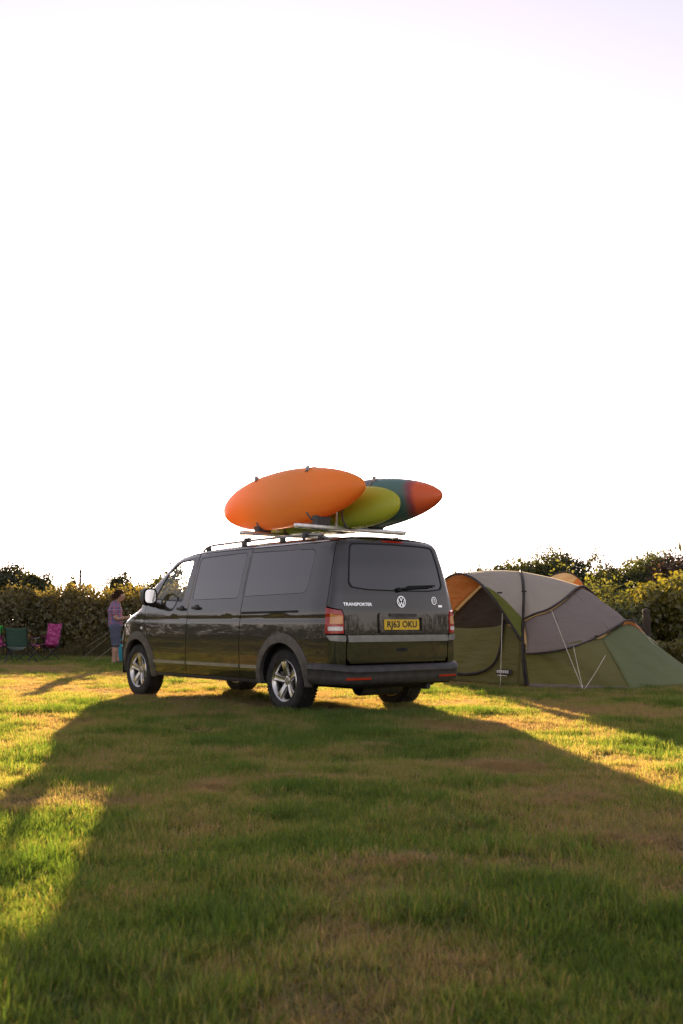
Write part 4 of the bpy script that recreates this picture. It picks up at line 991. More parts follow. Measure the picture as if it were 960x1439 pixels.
# ================================================================== the tent
def clothmat(name, col, rough=.75, trans=.25, crease=.85, tcol=None):
    """proofed tent cloth: fine weave, soft creases, some light through"""
    m, N, L = nodes_of(name); p = N['Principled BSDF']; out = N['Material Output']; tc = N.new('ShaderNodeTexCoord')
    n1 = N.new('ShaderNodeTexNoise'); n1.inputs['Scale'].default_value = 1.6; n1.inputs['Detail'].default_value = 5; n1.inputs['Distortion'].default_value = .6; L.new(tc.outputs['Object'], n1.inputs['Vector'])
    mx = N.new('ShaderNodeMix'); mx.data_type = 'RGBA'; mx.inputs[6].default_value = (*[c*.86 for c in col], 1); mx.inputs[7].default_value = (*[min(1, c*1.12) for c in col], 1); L.new(n1.outputs['Fac'], mx.inputs[0])
    L.new(mx.outputs[2], p.inputs['Base Color']); p.inputs['Roughness'].default_value = rough; p.inputs['Specular IOR Level'].default_value = .3
    mpn = N.new('ShaderNodeMapping'); mpn.inputs['Scale'].default_value = (2.2, 2.2, 9); L.new(tc.outputs['Object'], mpn.inputs[0])
    n2 = N.new('ShaderNodeTexNoise'); n2.inputs['Scale'].default_value = 1.6; n2.inputs['Detail'].default_value = 3; L.new(mpn.outputs[0], n2.inputs['Vector'])
    bp = N.new('ShaderNodeBump'); bp.inputs['Strength'].default_value = crease; bp.inputs['Distance'].default_value = .03; L.new(n2.outputs['Fac'], bp.inputs['Height']); L.new(bp.outputs[0], p.inputs['Normal'])
    t = N.new('ShaderNodeBsdfTranslucent'); t.inputs['Color'].default_value = (*(tcol or col), 1)
    ms = N.new('ShaderNodeMixShader'); ms.inputs[0].default_value = trans; L.new(p.outputs[0], ms.inputs[1]); L.new(t.outputs[0], ms.inputs[2]); L.new(ms.outputs[0], out.inputs['Surface']); return m
c_grey = clothmat('tent_light_grey', (.52,.46,.38), trans=.32)
c_dark = clothmat('tent_dark_grey', (.25,.205,.18), trans=.12)
c_green = clothmat('tent_green', (.195,.185,.064), trans=.22)
c_green2 = clothmat('tent_lighter_green', (.185,.215,.092), trans=.25)
c_lime = clothmat('tent_pale_green', (.25,.27,.06), trans=.45)
c_orange = clothmat('tent_orange_lining', (.88,.44,.13), trans=.62, tcol=(.95,.42,.08))
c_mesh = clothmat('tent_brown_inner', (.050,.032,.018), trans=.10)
piping = pmat('tent_piping', (.030,.022,.020), rough=.7)
cord = pmat('guy_cord', (.75,.68,.55), rough=.8, var=.15)
tent = thing('tent', 'large green and grey tunnel tent with orange lined porch', 'tent', (3.4, 16.6, 0))
T0 = np.array([3.4, 16.6, 0.])
def A(*pts): return [np.array(at(*p))-T0 for p in pts]
def coons(c0, c1, d0, d1, n=24, m=18, ripple=.018, seed=0, bulge=None):
    """patch between c0 (v=0) and c1 (v=1), sides d0 (u=0) and d1 (u=1)"""
    c0, c1 = catmull(c0, n), catmull(c1, n); d0, d1 = catmull(d0, m), catmull(d1, m)
    u = np.linspace(0, 1, n+1)[:,None,None]; v = np.linspace(0, 1, m+1)[None,:,None]
    P = (1-v)*c0[:,None]+v*c1[:,None]+(1-u)*d0[None]+u*d1[None]-((1-u)*(1-v)*c0[0]+u*(1-v)*c0[-1]+(1-u)*v*c1[0]+u*v*c1[-1])
    du = np.gradient(P, axis=0); dv = np.gradient(P, axis=1); Nn = np.cross(du, dv); Nn /= np.maximum(1e-9, np.linalg.norm(Nn, axis=2))[...,None]
    U, Vv = np.meshgrid(np.linspace(0, 1, n+1), np.linspace(0, 1, m+1), indexing='ij'); edge = np.clip(4*np.minimum(np.minimum(U, 1-U), np.minimum(Vv, 1-Vv)), 0, 1)
    rp = ripple*edge*(fbm(U*5+seed*3.3, Vv*4+seed, seed, 3)+.4*np.sin(U*22+Vv*9+seed))
    P = P+Nn*rp[...,None]
    if bulge is not None: P = P+np.array(bulge)*(16*U*(1-U)*Vv*(1-Vv))[...,None]
    ii = np.arange((n+1)*(m+1)).reshape(n+1, m+1); q = np.stack([ii[:-1,:-1].ravel(), ii[1:,:-1].ravel(), ii[1:,1:].ravel(), ii[:-1,1:].ravel()], 1)
    return P.reshape(-1, 3), q
def cloth(name, mat, *a, thick=.004, **k):
    P, q = coons(*a, **k); o = link(name, np_mesh(name, P, q), mat, tent); s = o.modifiers.new('thick', 'SOLIDIFY'); s.thickness = thick; s.offset = 0; return o
def pipe(name, pts, r, mat=None, parent=None, n=30, ns=6):
    m = MB(); m.tube([tuple(p) for p in catmull(pts, n)], r, ns); return m.build(name, mat or piping, parent or tent)
G = lambda px, py: np.array(at(px, py, 1.0)) and None
def gp(x, y, z=0.0): return np.array([x, y, z])-T0
# main pole arch (near foot, peak, far foot)
mainN = A((740,965,15.7), (736,935,15.70), (735,905,15.78), (735,872,15.98), (736,842,16.35), (735,817,16.85), (732,803,17.4))
mainF = [mainN[-1], gp(3.10,18.0,1.76), gp(3.16,18.6,1.45), gp(3.22,19.1,.85), gp(3.24,19.3,0)]
# porch hoop
hoopN = A((738,908,15.78), (723,885,15.80), (704,856,15.95), (691,838,16.15), (678,823,16.45), (662,811,16.85), (646,806,17.2))
hoopF = [hoopN[-1]]+A((631,810,17.6), (618,822,17.95), (604,845,18.2), (592,885,18.3), (585,948,18.35))
# light grey fly between hoop and main arch, near half and far half
mNup = mainN[2:]
flyE = A((735,872,15.97), (722,856,15.92), (705,839,16.06), (690,828,16.25))+[hoopN[4]]
cloth('porch_fly', c_grey, hoopN[4:], mainN[3:], flyE[::-1], [hoopN[-1], (hoopN[-1]+mNup[-1])/2+np.array([0,0,.035]), mNup[-1]], seed=1, bulge=(0,-.03,.03))
cloth('porch_fly_far', c_grey, hoopF[:4], mainF[:4], [hoopF[0], (hoopN[-1]+mNup[-1])/2+np.array([0,0,.035]), mainF[0]], [hoopF[3], (hoopF[3]+mainF[3])/2+np.array([0,.05,0]), mainF[3]], seed=2)
# pale green skirt of the porch on the near side
cloth('porch_skirt', c_lime, hoopN[:5], [mainN[2]+np.array([0,.0,.02])]+flyE, [hoopN[0], mainN[2]+np.array([0,0,.02])], [hoopN[4], hoopN[4]+np.array([.0,0,0.001])], seed=5, m=10)
pipe('porch_hoop', hoopN+hoopF[1:], .020)
pipe('main_pole_sleeve', [p+np.array([-.004,-.012,.006]) for p in mainN], .024)
# front wall with the D door: green below, dark inner above
wl0, wl1 = gp(2.74,15.86,0), gp(1.28,18.42,0)
def wall_pt(s, z): return wl0+(wl1-wl0)*s+np.array([.10,.06,0])*z+np.array([0,0,z])
topz = lambda s: float(np.interp(s, [0,.06,.12,.20,.28,.36,.45,.57,.70,.85,1], [.62,.80,1.10,1.40,1.58,1.63,1.50,1.29,1.02,.72,.5]))
midz = lambda s: .985-.10*math.sin(math.pi*min(1, max(0, s)))*1.0
ss = np.linspace(.02, .98, 9)
low = [wall_pt(s, .0) for s in ss]; mid = [wall_pt(s, min(midz(s), topz(s)-.03)) for s in ss]; top = [wall_pt(s, topz(s)) for s in ss]
cloth('front_wall', c_green, low, mid, [low[0], mid[0]], [low[-1], mid[-1]], seed=6, ripple=.018, n=30)
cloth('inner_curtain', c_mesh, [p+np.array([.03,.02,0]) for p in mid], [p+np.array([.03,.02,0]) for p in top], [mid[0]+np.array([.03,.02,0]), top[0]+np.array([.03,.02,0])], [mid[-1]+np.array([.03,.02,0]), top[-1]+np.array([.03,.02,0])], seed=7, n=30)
lin0 = [hoopN[4], hoopN[5]]+hoopF[:5]; lin0 = [p+np.array([.02,0,-.025]) for p in lin0]
lin1 = [wall_pt(s, topz(s)+.01)+np.array([-.03,-.02,0]) for s in (.30,.37,.45,.57,.68,.80,.92)]
cloth('porch_lining', c_orange, lin0, lin1, [lin0[0], (lin0[0]+lin1[0])/2, lin1[0]], [lin0[-1], lin1[-1]], seed=3, ripple=.014, m=10)
lin0 = [p+np.array([.02,0,-.025]) for p in hoopN[:5]]; lin1 = [wall_pt(s, topz(s)+.01)+np.array([-.03,-.02,0]) for s in (.04,.10,.17,.24,.30)]
cloth('porch_inner_edge', c_mesh, lin0, lin1, [lin0[0], lin1[0]], [lin0[-1], lin1[-1]], seed=4, m=6)
dz = [wall_pt(s, z)+np.array([-.03,-.02,0]) for s, z in ((.17,1.02), (.175,.80), (.185,.55), (.225,.34), (.32,.20), (.46,.14), (.62,.15), (.74,.24), (.80,.45))]
pipe('door_zip', dz, .022)
# near side corner panel between the front wall and the main arch
cloth('corner_panel', c_green, [wall_pt(.02,.0), wall_pt(.02,.35), wall_pt(.02,.62), hoopN[0]+np.array([0,.03,0])], [mainN[0], mainN[1], mainN[2]+np.array([0,0,-.1]), mainN[2]], [wall_pt(.02,0), mainN[0]], [hoopN[0]+np.array([0,.03,0]), mainN[2]], seed=8, n=12, m=6)
# second hoop and the light grey roof
h2 = A((735,871,15.96), (752,863,15.90), (768,858,15.98), (785,848,16.2), (798,838,16.5), (808,829,16.9), (818,824,17.3))
h2F = [h2[-1]]+A((828,829,17.7), (837,839,18.0), (846,858,18.3), (852,890,18.5))
cloth('roof_fly', c_grey, mainN[3:], h2, [mainN[3], h2[0]], [mainN[-1], (mainN[-1]+h2[-1])/2+np.array([.0,.0,.02]), h2[-1]], seed=9, bulge=(0,-.05,.04))
cloth('roof_fly_far', c_grey, mainF, [h2F[0], h2F[1], h2F[2], h2F[3], gp(5.0,18.7,0)], [mainF[0], (mainN[-1]+h2[-1])/2+np.array([.0,.0,.02]), h2F[0]], [mainF[-1], gp(5.0,18.7,0)], seed=10)
pipe('second_hoop', [p+np.array([0,-.01,.006]) for p in h2]+h2F[1:], .018)
cloth('hoop_lining', c_orange, [p+np.array([-.02,.0,-.02]) for p in h2F[:4]], [p+np.array([-.28,-.2,-.05]) for p in h2F[:4]], [h2F[0]+np.array([-.02,0,-.02]), h2F[0]+np.array([-.28,-.2,-.05])], [h2F[3]+np.array([-.02,0,-.02]), h2F[3]+np.array([-.28,-.2,-.05])], seed=11, n=12, m=6)
# dark grey lower fly
h3 = A((739,919,15.62), (765,917,15.52), (790,913,15.5), (815,906,15.6), (840,895,15.9), (860,884,16.35), (878,873,16.9))
dtop = [p+np.array([.01,.02,-.03]) for p in h2]+[h2F[1]+np.array([-.06,-.06,-.10]), h2F[2]+np.array([-.06,-.06,-.10])]
h3x = h3+A((884,874,17.2), (889,876,17.4))
cloth('lower_fly', c_dark, dtop, h3x, [dtop[0], mainN[2]+np.array([.05,-.03,.08]), h3x[0]], [dtop[-1], h3x[-1]], seed=12, n=30, bulge=(0,-.03,.03))
pipe('lower_hem', [p+np.array([0,-.008,0]) for p in h3x], .012)
for a in (.34, .62):
    i = int(a*8); pipe('fly_seam', [catmull(dtop, 20)[int(a*20)]+np.array([0,-.012,.004]), (catmull(dtop, 20)[int(a*20)]+catmull(h3x, 20)[int(a*20)])/2+np.array([0,-.035,.03]), catmull(h3x, 20)[int(a*20)]+np.array([0,-.012,.004])], .006, c_dark)
pipe('seam_tape', [mainN[3]+np.array([.07,-.03,-.02]), mainN[2]*.5+mainN[3]*.5+np.array([.10,-.05,0]), h3[0]+np.array([.13,-.03,.0])], .012, c_lime)
# green side wall below the hem
g0, g1 = gp(2.80,15.62,0), gp(4.20,15.12,0)
r0 = A((846,897,15.98))[0]
wt = [p+np.array([0,.04,.06]) for p in h3[:5]]; wt[-1] = r0
cloth('side_wall', c_green, [g0, g0*.66+g1*.34+np.array([0,.02,0]), g0*.33+g1*.67+np.array([0,.02,0]), g1], wt, [g0, mainN[1]+np.array([.01,0,0]), wt[0]], [g1, (g1+r0)/2+np.array([.02,0,-.02]), r0], seed=13, n=30, ripple=.022)
cloth('mud_skirt', c_dark, [g0+np.array([0,-.012,-.03]), g1+np.array([0,-.012,-.03])], [g0+np.array([0,-.008,.07]), g1+np.array([0,-.012,.05])], [g0+np.array([0,-.012,-.03]), g0+np.array([0,-.008,.07])], [g1+np.array([0,-.012,-.03]), g1+np.array([0,-.012,.05])], seed=14, m=4)
pipe('wall_piping', [g0+np.array([0,-.01,.03]), mainN[1]+np.array([.02,-.03,0]), mainN[2]+np.array([.02,-.02,0])], .016)
# sloping end panel and its little hoop
e1 = A((907,893,17.7))[0]; eb = gp(6.15,17.25,0)
etop = [r0]+A((862,886,16.45), (878,877,16.95), (893,881,17.35))+[e1]
cloth('end_panel', c_green2, [g1, g1*.66+eb*.34+np.array([.05,-.06,0]), g1*.33+eb*.67+np.array([.05,-.04,0]), eb], etop, [g1, (g1+r0)/2+np.array([.02,0,-.02]), r0], [eb, (eb+e1)/2+np.array([0,0,-.05]), e1], seed=15, n=26, ripple=.020)
pipe('ridge_seam', [g1, (g1+r0)/2+np.array([.02,-.008,-.02]), r0], .010, c_green)
hp = A((868,880,16.55), (880,872,16.95), (893,875,17.35), (903,884,17.6), (910,896,17.8))
cloth('end_lining', c_orange, hp[1:], [p+np.array([-.10,-.12,-.07]) for p in hp[1:]], [hp[1], hp[1]+np.array([-.10,-.12,-.07])], [hp[-1], hp[-1]+np.array([-.10,-.12,-.07])], seed=16, n=14, m=6)
cloth('end_fly', c_dark, [p+np.array([.01,.02,.02]) for p in hp], [h2F[3]+np.array([0,0,-.2]), h2F[3]+np.array([.05,.05,-.24]), h2F[3]+np.array([.1,.1,-.3]), h2F[4]+np.array([.1,0,-.1]), h2F[4]+np.array([.15,0,-.25])], [hp[0]+np.array([.01,.02,.02]), h2F[3]+np.array([0,0,-.2])], [hp[-1]+np.array([.01,.02,.02]), h2F[4]+np.array([.15,0,-.25])], seed=17, m=8)
pipe('end_hoop', hp, .016)
cloth('back_wall', c_green, [e1, A((940,925,18.2))[0], gp(6.1,18.0,.05), eb], [h2F[4]+np.array([.1,0,-.1]), gp(5.4,18.9,.5), gp(5.6,18.7,.1), gp(5.8,18.4,0)], [e1, h2F[4]+np.array([.1,0,-.1])], [eb, gp(5.8,18.4,0)], seed=18)
# second porch crest seen over the roof
cr0 = A((768,813,18.8), (782,806,18.9), (797,804,19.0), (812,811,19.1), (822,824,19.2), (828,850,19.3))
cr1 = A((765,830,19.3), (780,828,19.4), (795,826,19.5), (805,830,19.6), (812,840,19.6), (818,860,19.6))
cloth('far_porch_fly', c_grey, cr0, cr1, [cr0[0], cr1[0]], [cr0[-1], cr1[-1]], seed=19)
cloth('far_porch_lining', c_orange, [p+np.array([-.01,-.02,-.02]) for p in cr0[3:]], [p+np.array([-.25,-.3,-.22]) for p in cr0[3:]], [cr0[3]+np.array([-.01,-.02,-.02]), cr0[3]+np.array([-.25,-.3,-.22])], [cr0[-1]+np.array([-.01,-.02,-.02]), cr0[-1]+np.array([-.25,-.3,-.22])], seed=20)
pipe('far_porch_hoop', cr0, .016)
# vent flap, toggles, maker's print
vf = A((897,911,16.6), (907,922,16.55))
pipe('vent_flap', [vf[0]+np.array([0,-.03,.02]), vf[1]+np.array([0,-.05,.0])], .016)
for p_ in (A((702,833,16.05)), A((736,831,16.5)), A((839,894,15.85))): 
    m = MB(); m.box(tuple(p_[0]+np.array([0,-.02,0])), (.08,.02,.025), bev=.006); m.build('toggle', piping, tent)
wd = (wl1-wl0)/np.linalg.norm(wl1-wl0); wn_ = np.array([-.95,-.5,0])
white = pmat('white_print', (.72,.70,.66), rough=.7, var=.05)
def mark(name, s0, s1, z0, z1, mat, o=.014):
    a, b = wall_pt(s0, z0)+wn_*o, wall_pt(s1, z0)+wn_*o; c, d = wall_pt(s1, z1)+wn_*o, wall_pt(s0, z1)+wn_*o
    m = MB(); th = wn_*.003; m.add([*map(tuple, (a, b, c, d))]+[tuple(q-th) for q in (a, b, c, d)], [(0,1,2,3), (4,7,6,5), (0,4,5,1), (1,5,6,2), (2,6,7,3), (3,7,4,0)]); return m.build(name, mat, tent)
mark('print_block', .075, .205, .175, .255, piping, .026)
for i in range(6): mark('print_letter', .100+.017*i, .113+.017*i, .195, .240, white, .033)
mark('print_line', .115, .19, .150, .165, white, .026)
# guy lines and pegs
steel = pmat('peg_steel', (.5,.5,.5), rough=.35, metal=1)
def guy(a, b, r=.0048):
    g = MB(); a, b = Vector(a), Vector(b); m = a.lerp(b, .5)+Vector((0,0,-.015)); g.tube([a, m, b], r, 5); return g.build('guy_line', cord, tent)
peg1 = gp(at(821,971,1).x*15.0, 14.75, .0)
def ground_at(px, py):      # where that direction meets the ground
    d = at(px, py, 1.0)-Vector((0,0,CAM_H)); k = -CAM_H/d.z; return np.array([d.x*k, d.y*k, 0.])-T0
pA, pB = ground_at(703,967), ground_at(820,971)
for a, b in ((A((706,862,15.86))[0], pA), (A((775,857,15.92))[0], pB), (A((806,909,15.5))[0], pB), (A((851,921,15.62))[0], pB), (A((837,840,17.9))[0], A((925,905,18.4))[0]), (A((893,876,17.3))[0], A((962,952,17.0))[0])): guy(a, b)
for q in (pA, pB): m = MB(); m.tube([tuple(q+np.array([.0,0,.05])), tuple(q+np.array([.02,.03,-.08]))], .007, 6); m.build('peg', steel, tent)
# ================================================================== folding chairs
steelb = pmat('dark_steel', (.05,.05,.055), rough=.4, metal=.7, var=.1)
c_bottle = clothmat('chair_green', (.045,.095,.066), trans=.12, crease=.3)
def floral():
    m, N, L = nodes_of('pink_floral'); p = N['Principled BSDF']; p.inputs['Roughness'].default_value = .8; tc = N.new('ShaderNodeTexCoord')
    v = N.new('ShaderNodeTexVoronoi'); v.inputs['Scale'].default_value = 11; L.new(tc.outputs['Object'], v.inputs['Vector'])
    cr = N.new('ShaderNodeValToRGB'); e = cr.color_ramp.elements; e[0].position = .25; e[0].color = (.66,.16,.36,1); e[1].position = .50; e[1].color = (.36,.030,.17,1)
    q = e.new(.10); q.color = (.42,.035,.20,1); L.new(v.outputs['Distance'], cr.inputs[0]); L.new(cr.outputs[0], p.inputs['Base Color'])
    t = N.new('ShaderNodeBsdfTranslucent'); L.new(cr.outputs[0], t.inputs['Color']); ms = N.new('ShaderNodeMixShader'); ms.inputs[0].default_value = .2
    L.new(p.outputs[0], ms.inputs[1]); L.new(t.outputs[0], ms.inputs[2]); L.new(ms.outputs[0], N['Material Output'].inputs['Surface']); return m
c_pink = floral()
def sheet(name, mat, parent, c0, c1, d0, d1, **k):
    P, q = coons(c0, c1, d0, d1, **k); o = link(name, np_mesh(name, P, q), mat, parent); s = o.modifiers.new('thick', 'SOLIDIFY'); s.thickness = .006; return o
def camp_chair(label, loc, rz, cloth_, sag=.05, bh=.88):
    """folding quad chair, facing local +X"""
    t = thing('camp_chair', label, 'chair', loc, rz, None); hw, fx, bx, sz = .27, .24, -.22, .42
    A_ = lambda *p: [np.array(q, float) for q in p]
    sheet('seat', cloth_, t, A_((fx,-hw,sz+.03), (0,-hw+.02,sz-.0), (bx,-hw,sz-.03)), A_((fx,hw,sz+.03), (0,hw-.02,sz), (bx,hw,sz-.03)), A_((fx,-hw,sz+.03), (fx,0,sz-sag*.6), (fx,hw,sz+.03)), A_((bx,-hw,sz-.03), (bx,0,sz-sag*1.8), (bx,hw,sz-.03)), n=10, m=12, ripple=.008)
    sheet('backrest', cloth_, t, A_((bx,-hw,sz-.0), (bx-.05,-hw,.66), (bx-.10,-hw-.01,bh)), A_((bx,hw,sz), (bx-.05,hw,.66), (bx-.10,hw+.01,bh)), A_((bx,-hw,sz), (bx-.06,0,sz), (bx,hw,sz)), A_((bx-.10,-hw-.01,bh), (bx-.13,0,bh-.025), (bx-.10,hw+.01,bh)), n=12, m=12, ripple=.008)
    for sy in (-1, 1):
        def bar(nm, a, b, r=.009): m = MB(); m.tube([a, b], r, 8); return m.build(nm, steelb, t)
        bar('back_post', (bx+.03, sy*hw, .20), (bx-.10, sy*(hw+.01), bh))
        # crossed legs on each side and across front and back
        bar('leg', (fx+.06, sy*(hw+.04), .015), (bx, sy*hw, sz)); bar('leg', (bx-.06, sy*(hw+.04), .015), (fx, sy*hw, sz+.03))
        bar('leg', (fx+.06, sy*(hw+.04), .015), (fx, -sy*hw, sz+.03)); bar('leg', (bx-.06, sy*(hw+.04), .015), (bx, -sy*hw, sz))
        bar('arm_post', (fx, sy*hw, sz+.02), (fx+.03, sy*(hw+.04), .63))
        for xx in (fx+.06, bx-.06): f = MB(); f.box((xx, sy*(hw+.04), .012), (.045,.04,.026), bev=.006); f.build('foot', plastic, t)
        sheet('armrest', cloth_, t, A_((fx+.07,sy*(hw+.02),.635), (0,sy*(hw+.03),.615), (bx-.06,sy*hw,.66)), A_((fx+.07,sy*(hw+.085),.635), (0,sy*(hw+.085),.60), (bx-.06,sy*(hw+.05),.65)), A_((fx+.07,sy*(hw+.02),.635), (fx+.07,sy*(hw+.085),.635)), A_((bx-.06,sy*hw,.66), (bx-.06,sy*(hw+.05),.65)), n=8, m=4, ripple=.004)
    return t
def on_ground(px, py):
    d = at(px, py, 1.0)-Vector((0,0,CAM_H)); k = -CAM_H/d.z; x, y = d.x*k, d.y*k
    return (x, y, float(gz(x, y)))
camp_chair('dark green folding chair seen from behind', on_ground(29,932), R(82), c_bottle)
camp_chair('pink flower patterned folding chair by the hedge', on_ground(62,929), R(234), c_pink, bh=.98)
lc = on_ground(3,928)
camp_chair('folding chair hung with green and blue towels', lc, R(60), c_pink)
# towels over that chair
for (lab, col, o1, x0, x1, drop) in (('bright green towel hung over the chair back beside the dark green chair', (.06,.42,.07), .018, -.30, .12, .26), ('blue towel hanging below the green towel on the chair back', (.03,.13,.42), .030, .02, .30, .42)):
    tm_ = clothmat('towel_'+lab.split()[0]+lab.split()[1], col, trans=.3, crease=.6); V = []; Mz = Matrix.Translation(lc) @ Matrix.Rotation(R(60), 4, 'Z')
    n, m = 12, 16; VV = []
    for i in range(n+1):
        y = x0+(x1-x0)*i/n
        for j in range(m+1):
            s = j/m*2-1; fold = .012*math.sin(i*1.7+j*.3)
            if s < 0: p = (-.32-.02-o1*.6+.08*(-s)*-.1+fold, y, .895+o1*.5+s*drop)
            else: p = (-.30+o1*.9+s*.02+fold, y, .895+o1*.5-s*drop*.7)
            if abs(s) < .08: p = (p[0], p[1], .905+o1*.5)
            VV.append(tuple(Mz @ Vector(p)))
    ii = np.arange((n+1)*(m+1)).reshape(n+1, m+1); q = np.stack([ii[:-1,:-1].ravel(), ii[1:,:-1].ravel(), ii[1:,1:].ravel(), ii[:-1,1:].ravel()], 1)
    o = link('towel', np_mesh('towel', VV, q), tm_); s = o.modifiers.new('thick', 'SOLIDIFY'); s.thickness = .008; tag(o, lab, 'towel')
m = MB(); g_ = on_ground(90,923); m.sphere((0,0,.035), .045, sc=(1,1,.8)); m.lathe([(0,.0), (.02,.0), (.02,.05), (.0,.05)], 10, Matrix.Translation((0,0,.06)) @ Matrix.Rotation(R(90), 4, 'X')); bo = m.build('mallet_head', pmat('cream_plastic', (.75,.70,.58), rough=.5)); bo.name = 'camp_light'; bo.location = g_; tag(bo, 'small cream camping light lying on the grass by the pink chair', 'light')

# ================================================================== the woman
skinm = pmat('skin', (.42,.24,.165), rough=.55, var=.08, scale=20)
hairm = pmat('dark_hair', (.085,.042,.018), rough=.4, var=.3, scale=40, trans=.55, col2=(.16,.075,.03))
denim = pmat('denim', (.085,.10,.15), rough=.9, var=.2, scale=50, bump=.2, bscale=300)
shoem = pmat('dark_shoe', (.02,.018,.018), rough=.6)
def plaid():
    m, N, L = nodes_of('plaid_shirt'); p = N['Principled BSDF']; p.inputs['Roughness'].default_value = .85; tc = N.new('ShaderNodeTexCoord'); sx = N.new('ShaderNodeSeparateXYZ'); L.new(tc.outputs['Object'], sx.inputs[0])
    def bands(sock, f, w):
        a = N.new('ShaderNodeMath'); a.operation = 'MULTIPLY'; a.inputs[1].default_value = f; L.new(sock, a.inputs[0]); b = N.new('ShaderNodeMath'); b.operation = 'FRACT'; L.new(a.outputs[0], b.inputs[0])
        c = N.new('ShaderNodeMath'); c.operation = 'LESS_THAN'; c.inputs[1].default_value = w; L.new(b.outputs[0], c.inputs[0]); return c.outputs[0]
    base = (.40,.12,.14,1)
    def over(prev, fac, col, k):
        x = N.new('ShaderNodeMix'); x.data_type = 'RGBA'; x.inputs[7].default_value = col; ml = N.new('ShaderNodeMath'); ml.operation = 'MULTIPLY'; ml.inputs[1].default_value = k; L.new(fac, ml.inputs[0]); L.new(ml.outputs[0], x.inputs[0])
        if isinstance(prev, tuple): x.inputs[6].default_value = prev
        else: L.new(prev, x.inputs[6])
        return x.outputs[2]
    c = over(base, bands(sx.outputs['Z'], 11, .35), (.10,.13,.30,1), .75); c = over(c, bands(sx.outputs['X'], 13, .35), (.10,.13,.30,1), .75); c = over(c, bands(sx.outputs['Z'], 11.0, .08), (.6,.5,.45,1), .6); c = over(c, bands(sx.outputs['Y'], 12, .3), (.10,.13,.30,1), .6)
    L.new(c, p.inputs['Base Color']); return m
def surface_net(F, org, h):
    """mesh of F = 0 on a grid, one vertex per crossed cell"""
    S = F < 0; nx, ny, nz = F.shape
    acc = np.zeros((nx-1, ny-1, nz-1, 3)); cnt = np.zeros((nx-1, ny-1, nz-1))
    cells = [slice(0, -1), slice(1, None)]
    for ax in range(3):
        for o1 in (0, 1):
            for o2 in (0, 1):
                sl0 = [None]*3; sl1 = [None]*3; oth = [k for k in range(3) if k != ax]
                sl0[ax], sl1[ax] = cells[0], cells[1]; sl0[oth[0]] = sl1[oth[0]] = cells[o1]; sl0[oth[1]] = sl1[oth[1]] = cells[o2]
                f0, f1 = F[tuple(sl0)], F[tuple(sl1)]; c = (f0 < 0) != (f1 < 0); t = np.where(c, f0/np.where(c, f0-f1, 1), 0)
                acc[..., ax] += np.where(c, t, 0); acc[..., oth[0]] += c*o1; acc[..., oth[1]] += c*o2; cnt += c
    act = cnt > 0; idx = -np.ones(act.shape, int); idx[act] = np.arange(act.sum())
    ijk = np.argwhere(act); V = (ijk+acc[act]/cnt[act][:, None])*h+org; Q = []
    for ax in range(3):
        o = [k for k in range(3) if k != ax]; sl0 = [slice(1, -1)]*3; sl1 = [slice(1, -1)]*3; sl0[ax] = slice(0, -1); sl1[ax] = slice(1, None)
        a, b = S[tuple(sl0)], S[tuple(sl1)]; e = np.argwhere(a != b); 
        if not len(e): continue
        off = np.ones(3, int); off[ax] = 0; g = e+off; sg = a[tuple(e.T)]
        def cid(d1, d2): q = g.copy(); q[:, o[0]] -= d1; q[:, o[1]] -= d2; return idx[tuple(q.T)]
        q = np.stack([cid(1, 1), cid(0, 1), cid(0, 0), cid(1, 0)], 1); flip = sg if ax != 1 else ~sg
        q[~flip] = q[~flip][:, ::-1]; Q.append(q)
    return V, np.concatenate(Q)
def skin(name, chains, mat, parent, h=.009, k=.022):
    """joints joined by tapering limbs that flow into one surface"""
    segs = [(np.array(a[0], float), np.array(b[0], float), a[1], b[1]) for ch in chains for a, b in zip(ch[:-1], ch[1:])]
    lo = np.min([np.minimum(a, b)-max(ra, rb) for a, b, ra, rb in segs], 0)-.03; hi = np.max([np.maximum(a, b)+max(ra, rb) for a, b, ra, rb in segs], 0)+.03
    n = np.ceil((hi-lo)/h).astype(int)+1; F = np.full(n, .2)
    for a, b, ra, rb in segs:
        i0 = np.maximum(0, np.floor((np.minimum(a, b)-max(ra, rb)-.06-lo)/h).astype(int)); i1 = np.minimum(n, np.ceil((np.maximum(a, b)+max(ra, rb)+.06-lo)/h).astype(int)+1)
        g = np.stack(np.meshgrid(*[lo[q]+h*np.arange(i0[q], i1[q]) for q in range(3)], indexing='ij'), -1)
        d = b-a; t = np.clip(((g-a)@d)/max(1e-9, d@d), 0, 1); dist = np.linalg.norm(g-a-t[..., None]*d, axis=-1)-(ra+(rb-ra)*t)
        sl = tuple(slice(i0[q], i1[q]) for q in range(3)); f = F[sl]; kk = min(k, 1.1*min(ra, rb)); m_ = np.maximum(kk-np.abs(f-dist), 0)/kk; F[sl] = np.minimum(f, dist)-m_*m_*kk*.25
    V, Q = surface_net(F, lo, h); me = np_mesh(name, V, Q)
    bm = bmesh.new(); bm.from_mesh(me); bmesh.ops.recalc_face_normals(bm, faces=bm.faces); bm.to_mesh(me); bm.free()
    return link(name, me, mat, parent)
wx, wy, wz = on_ground(161,935)
woman = thing('person', 'woman in plaid shirt and denim shorts looking down at her hands', 'person', (wx, wy, wz), R(8))
PEL = ((0,0,.90), .14); pel2 = ((.0,0,.98), .135); wst = ((-.005,0,1.08), .125); chest = ((-.02,0,1.25), .135); upc = ((-.015,0,1.37), .085); nk = ((.02,0,1.445), .052); nk2 = ((.055,0,1.495), .052)
head = [nk2, ((.085,0,1.53), .072), ((.095,0,1.585), .088), ((.085,0,1.635), .075)]
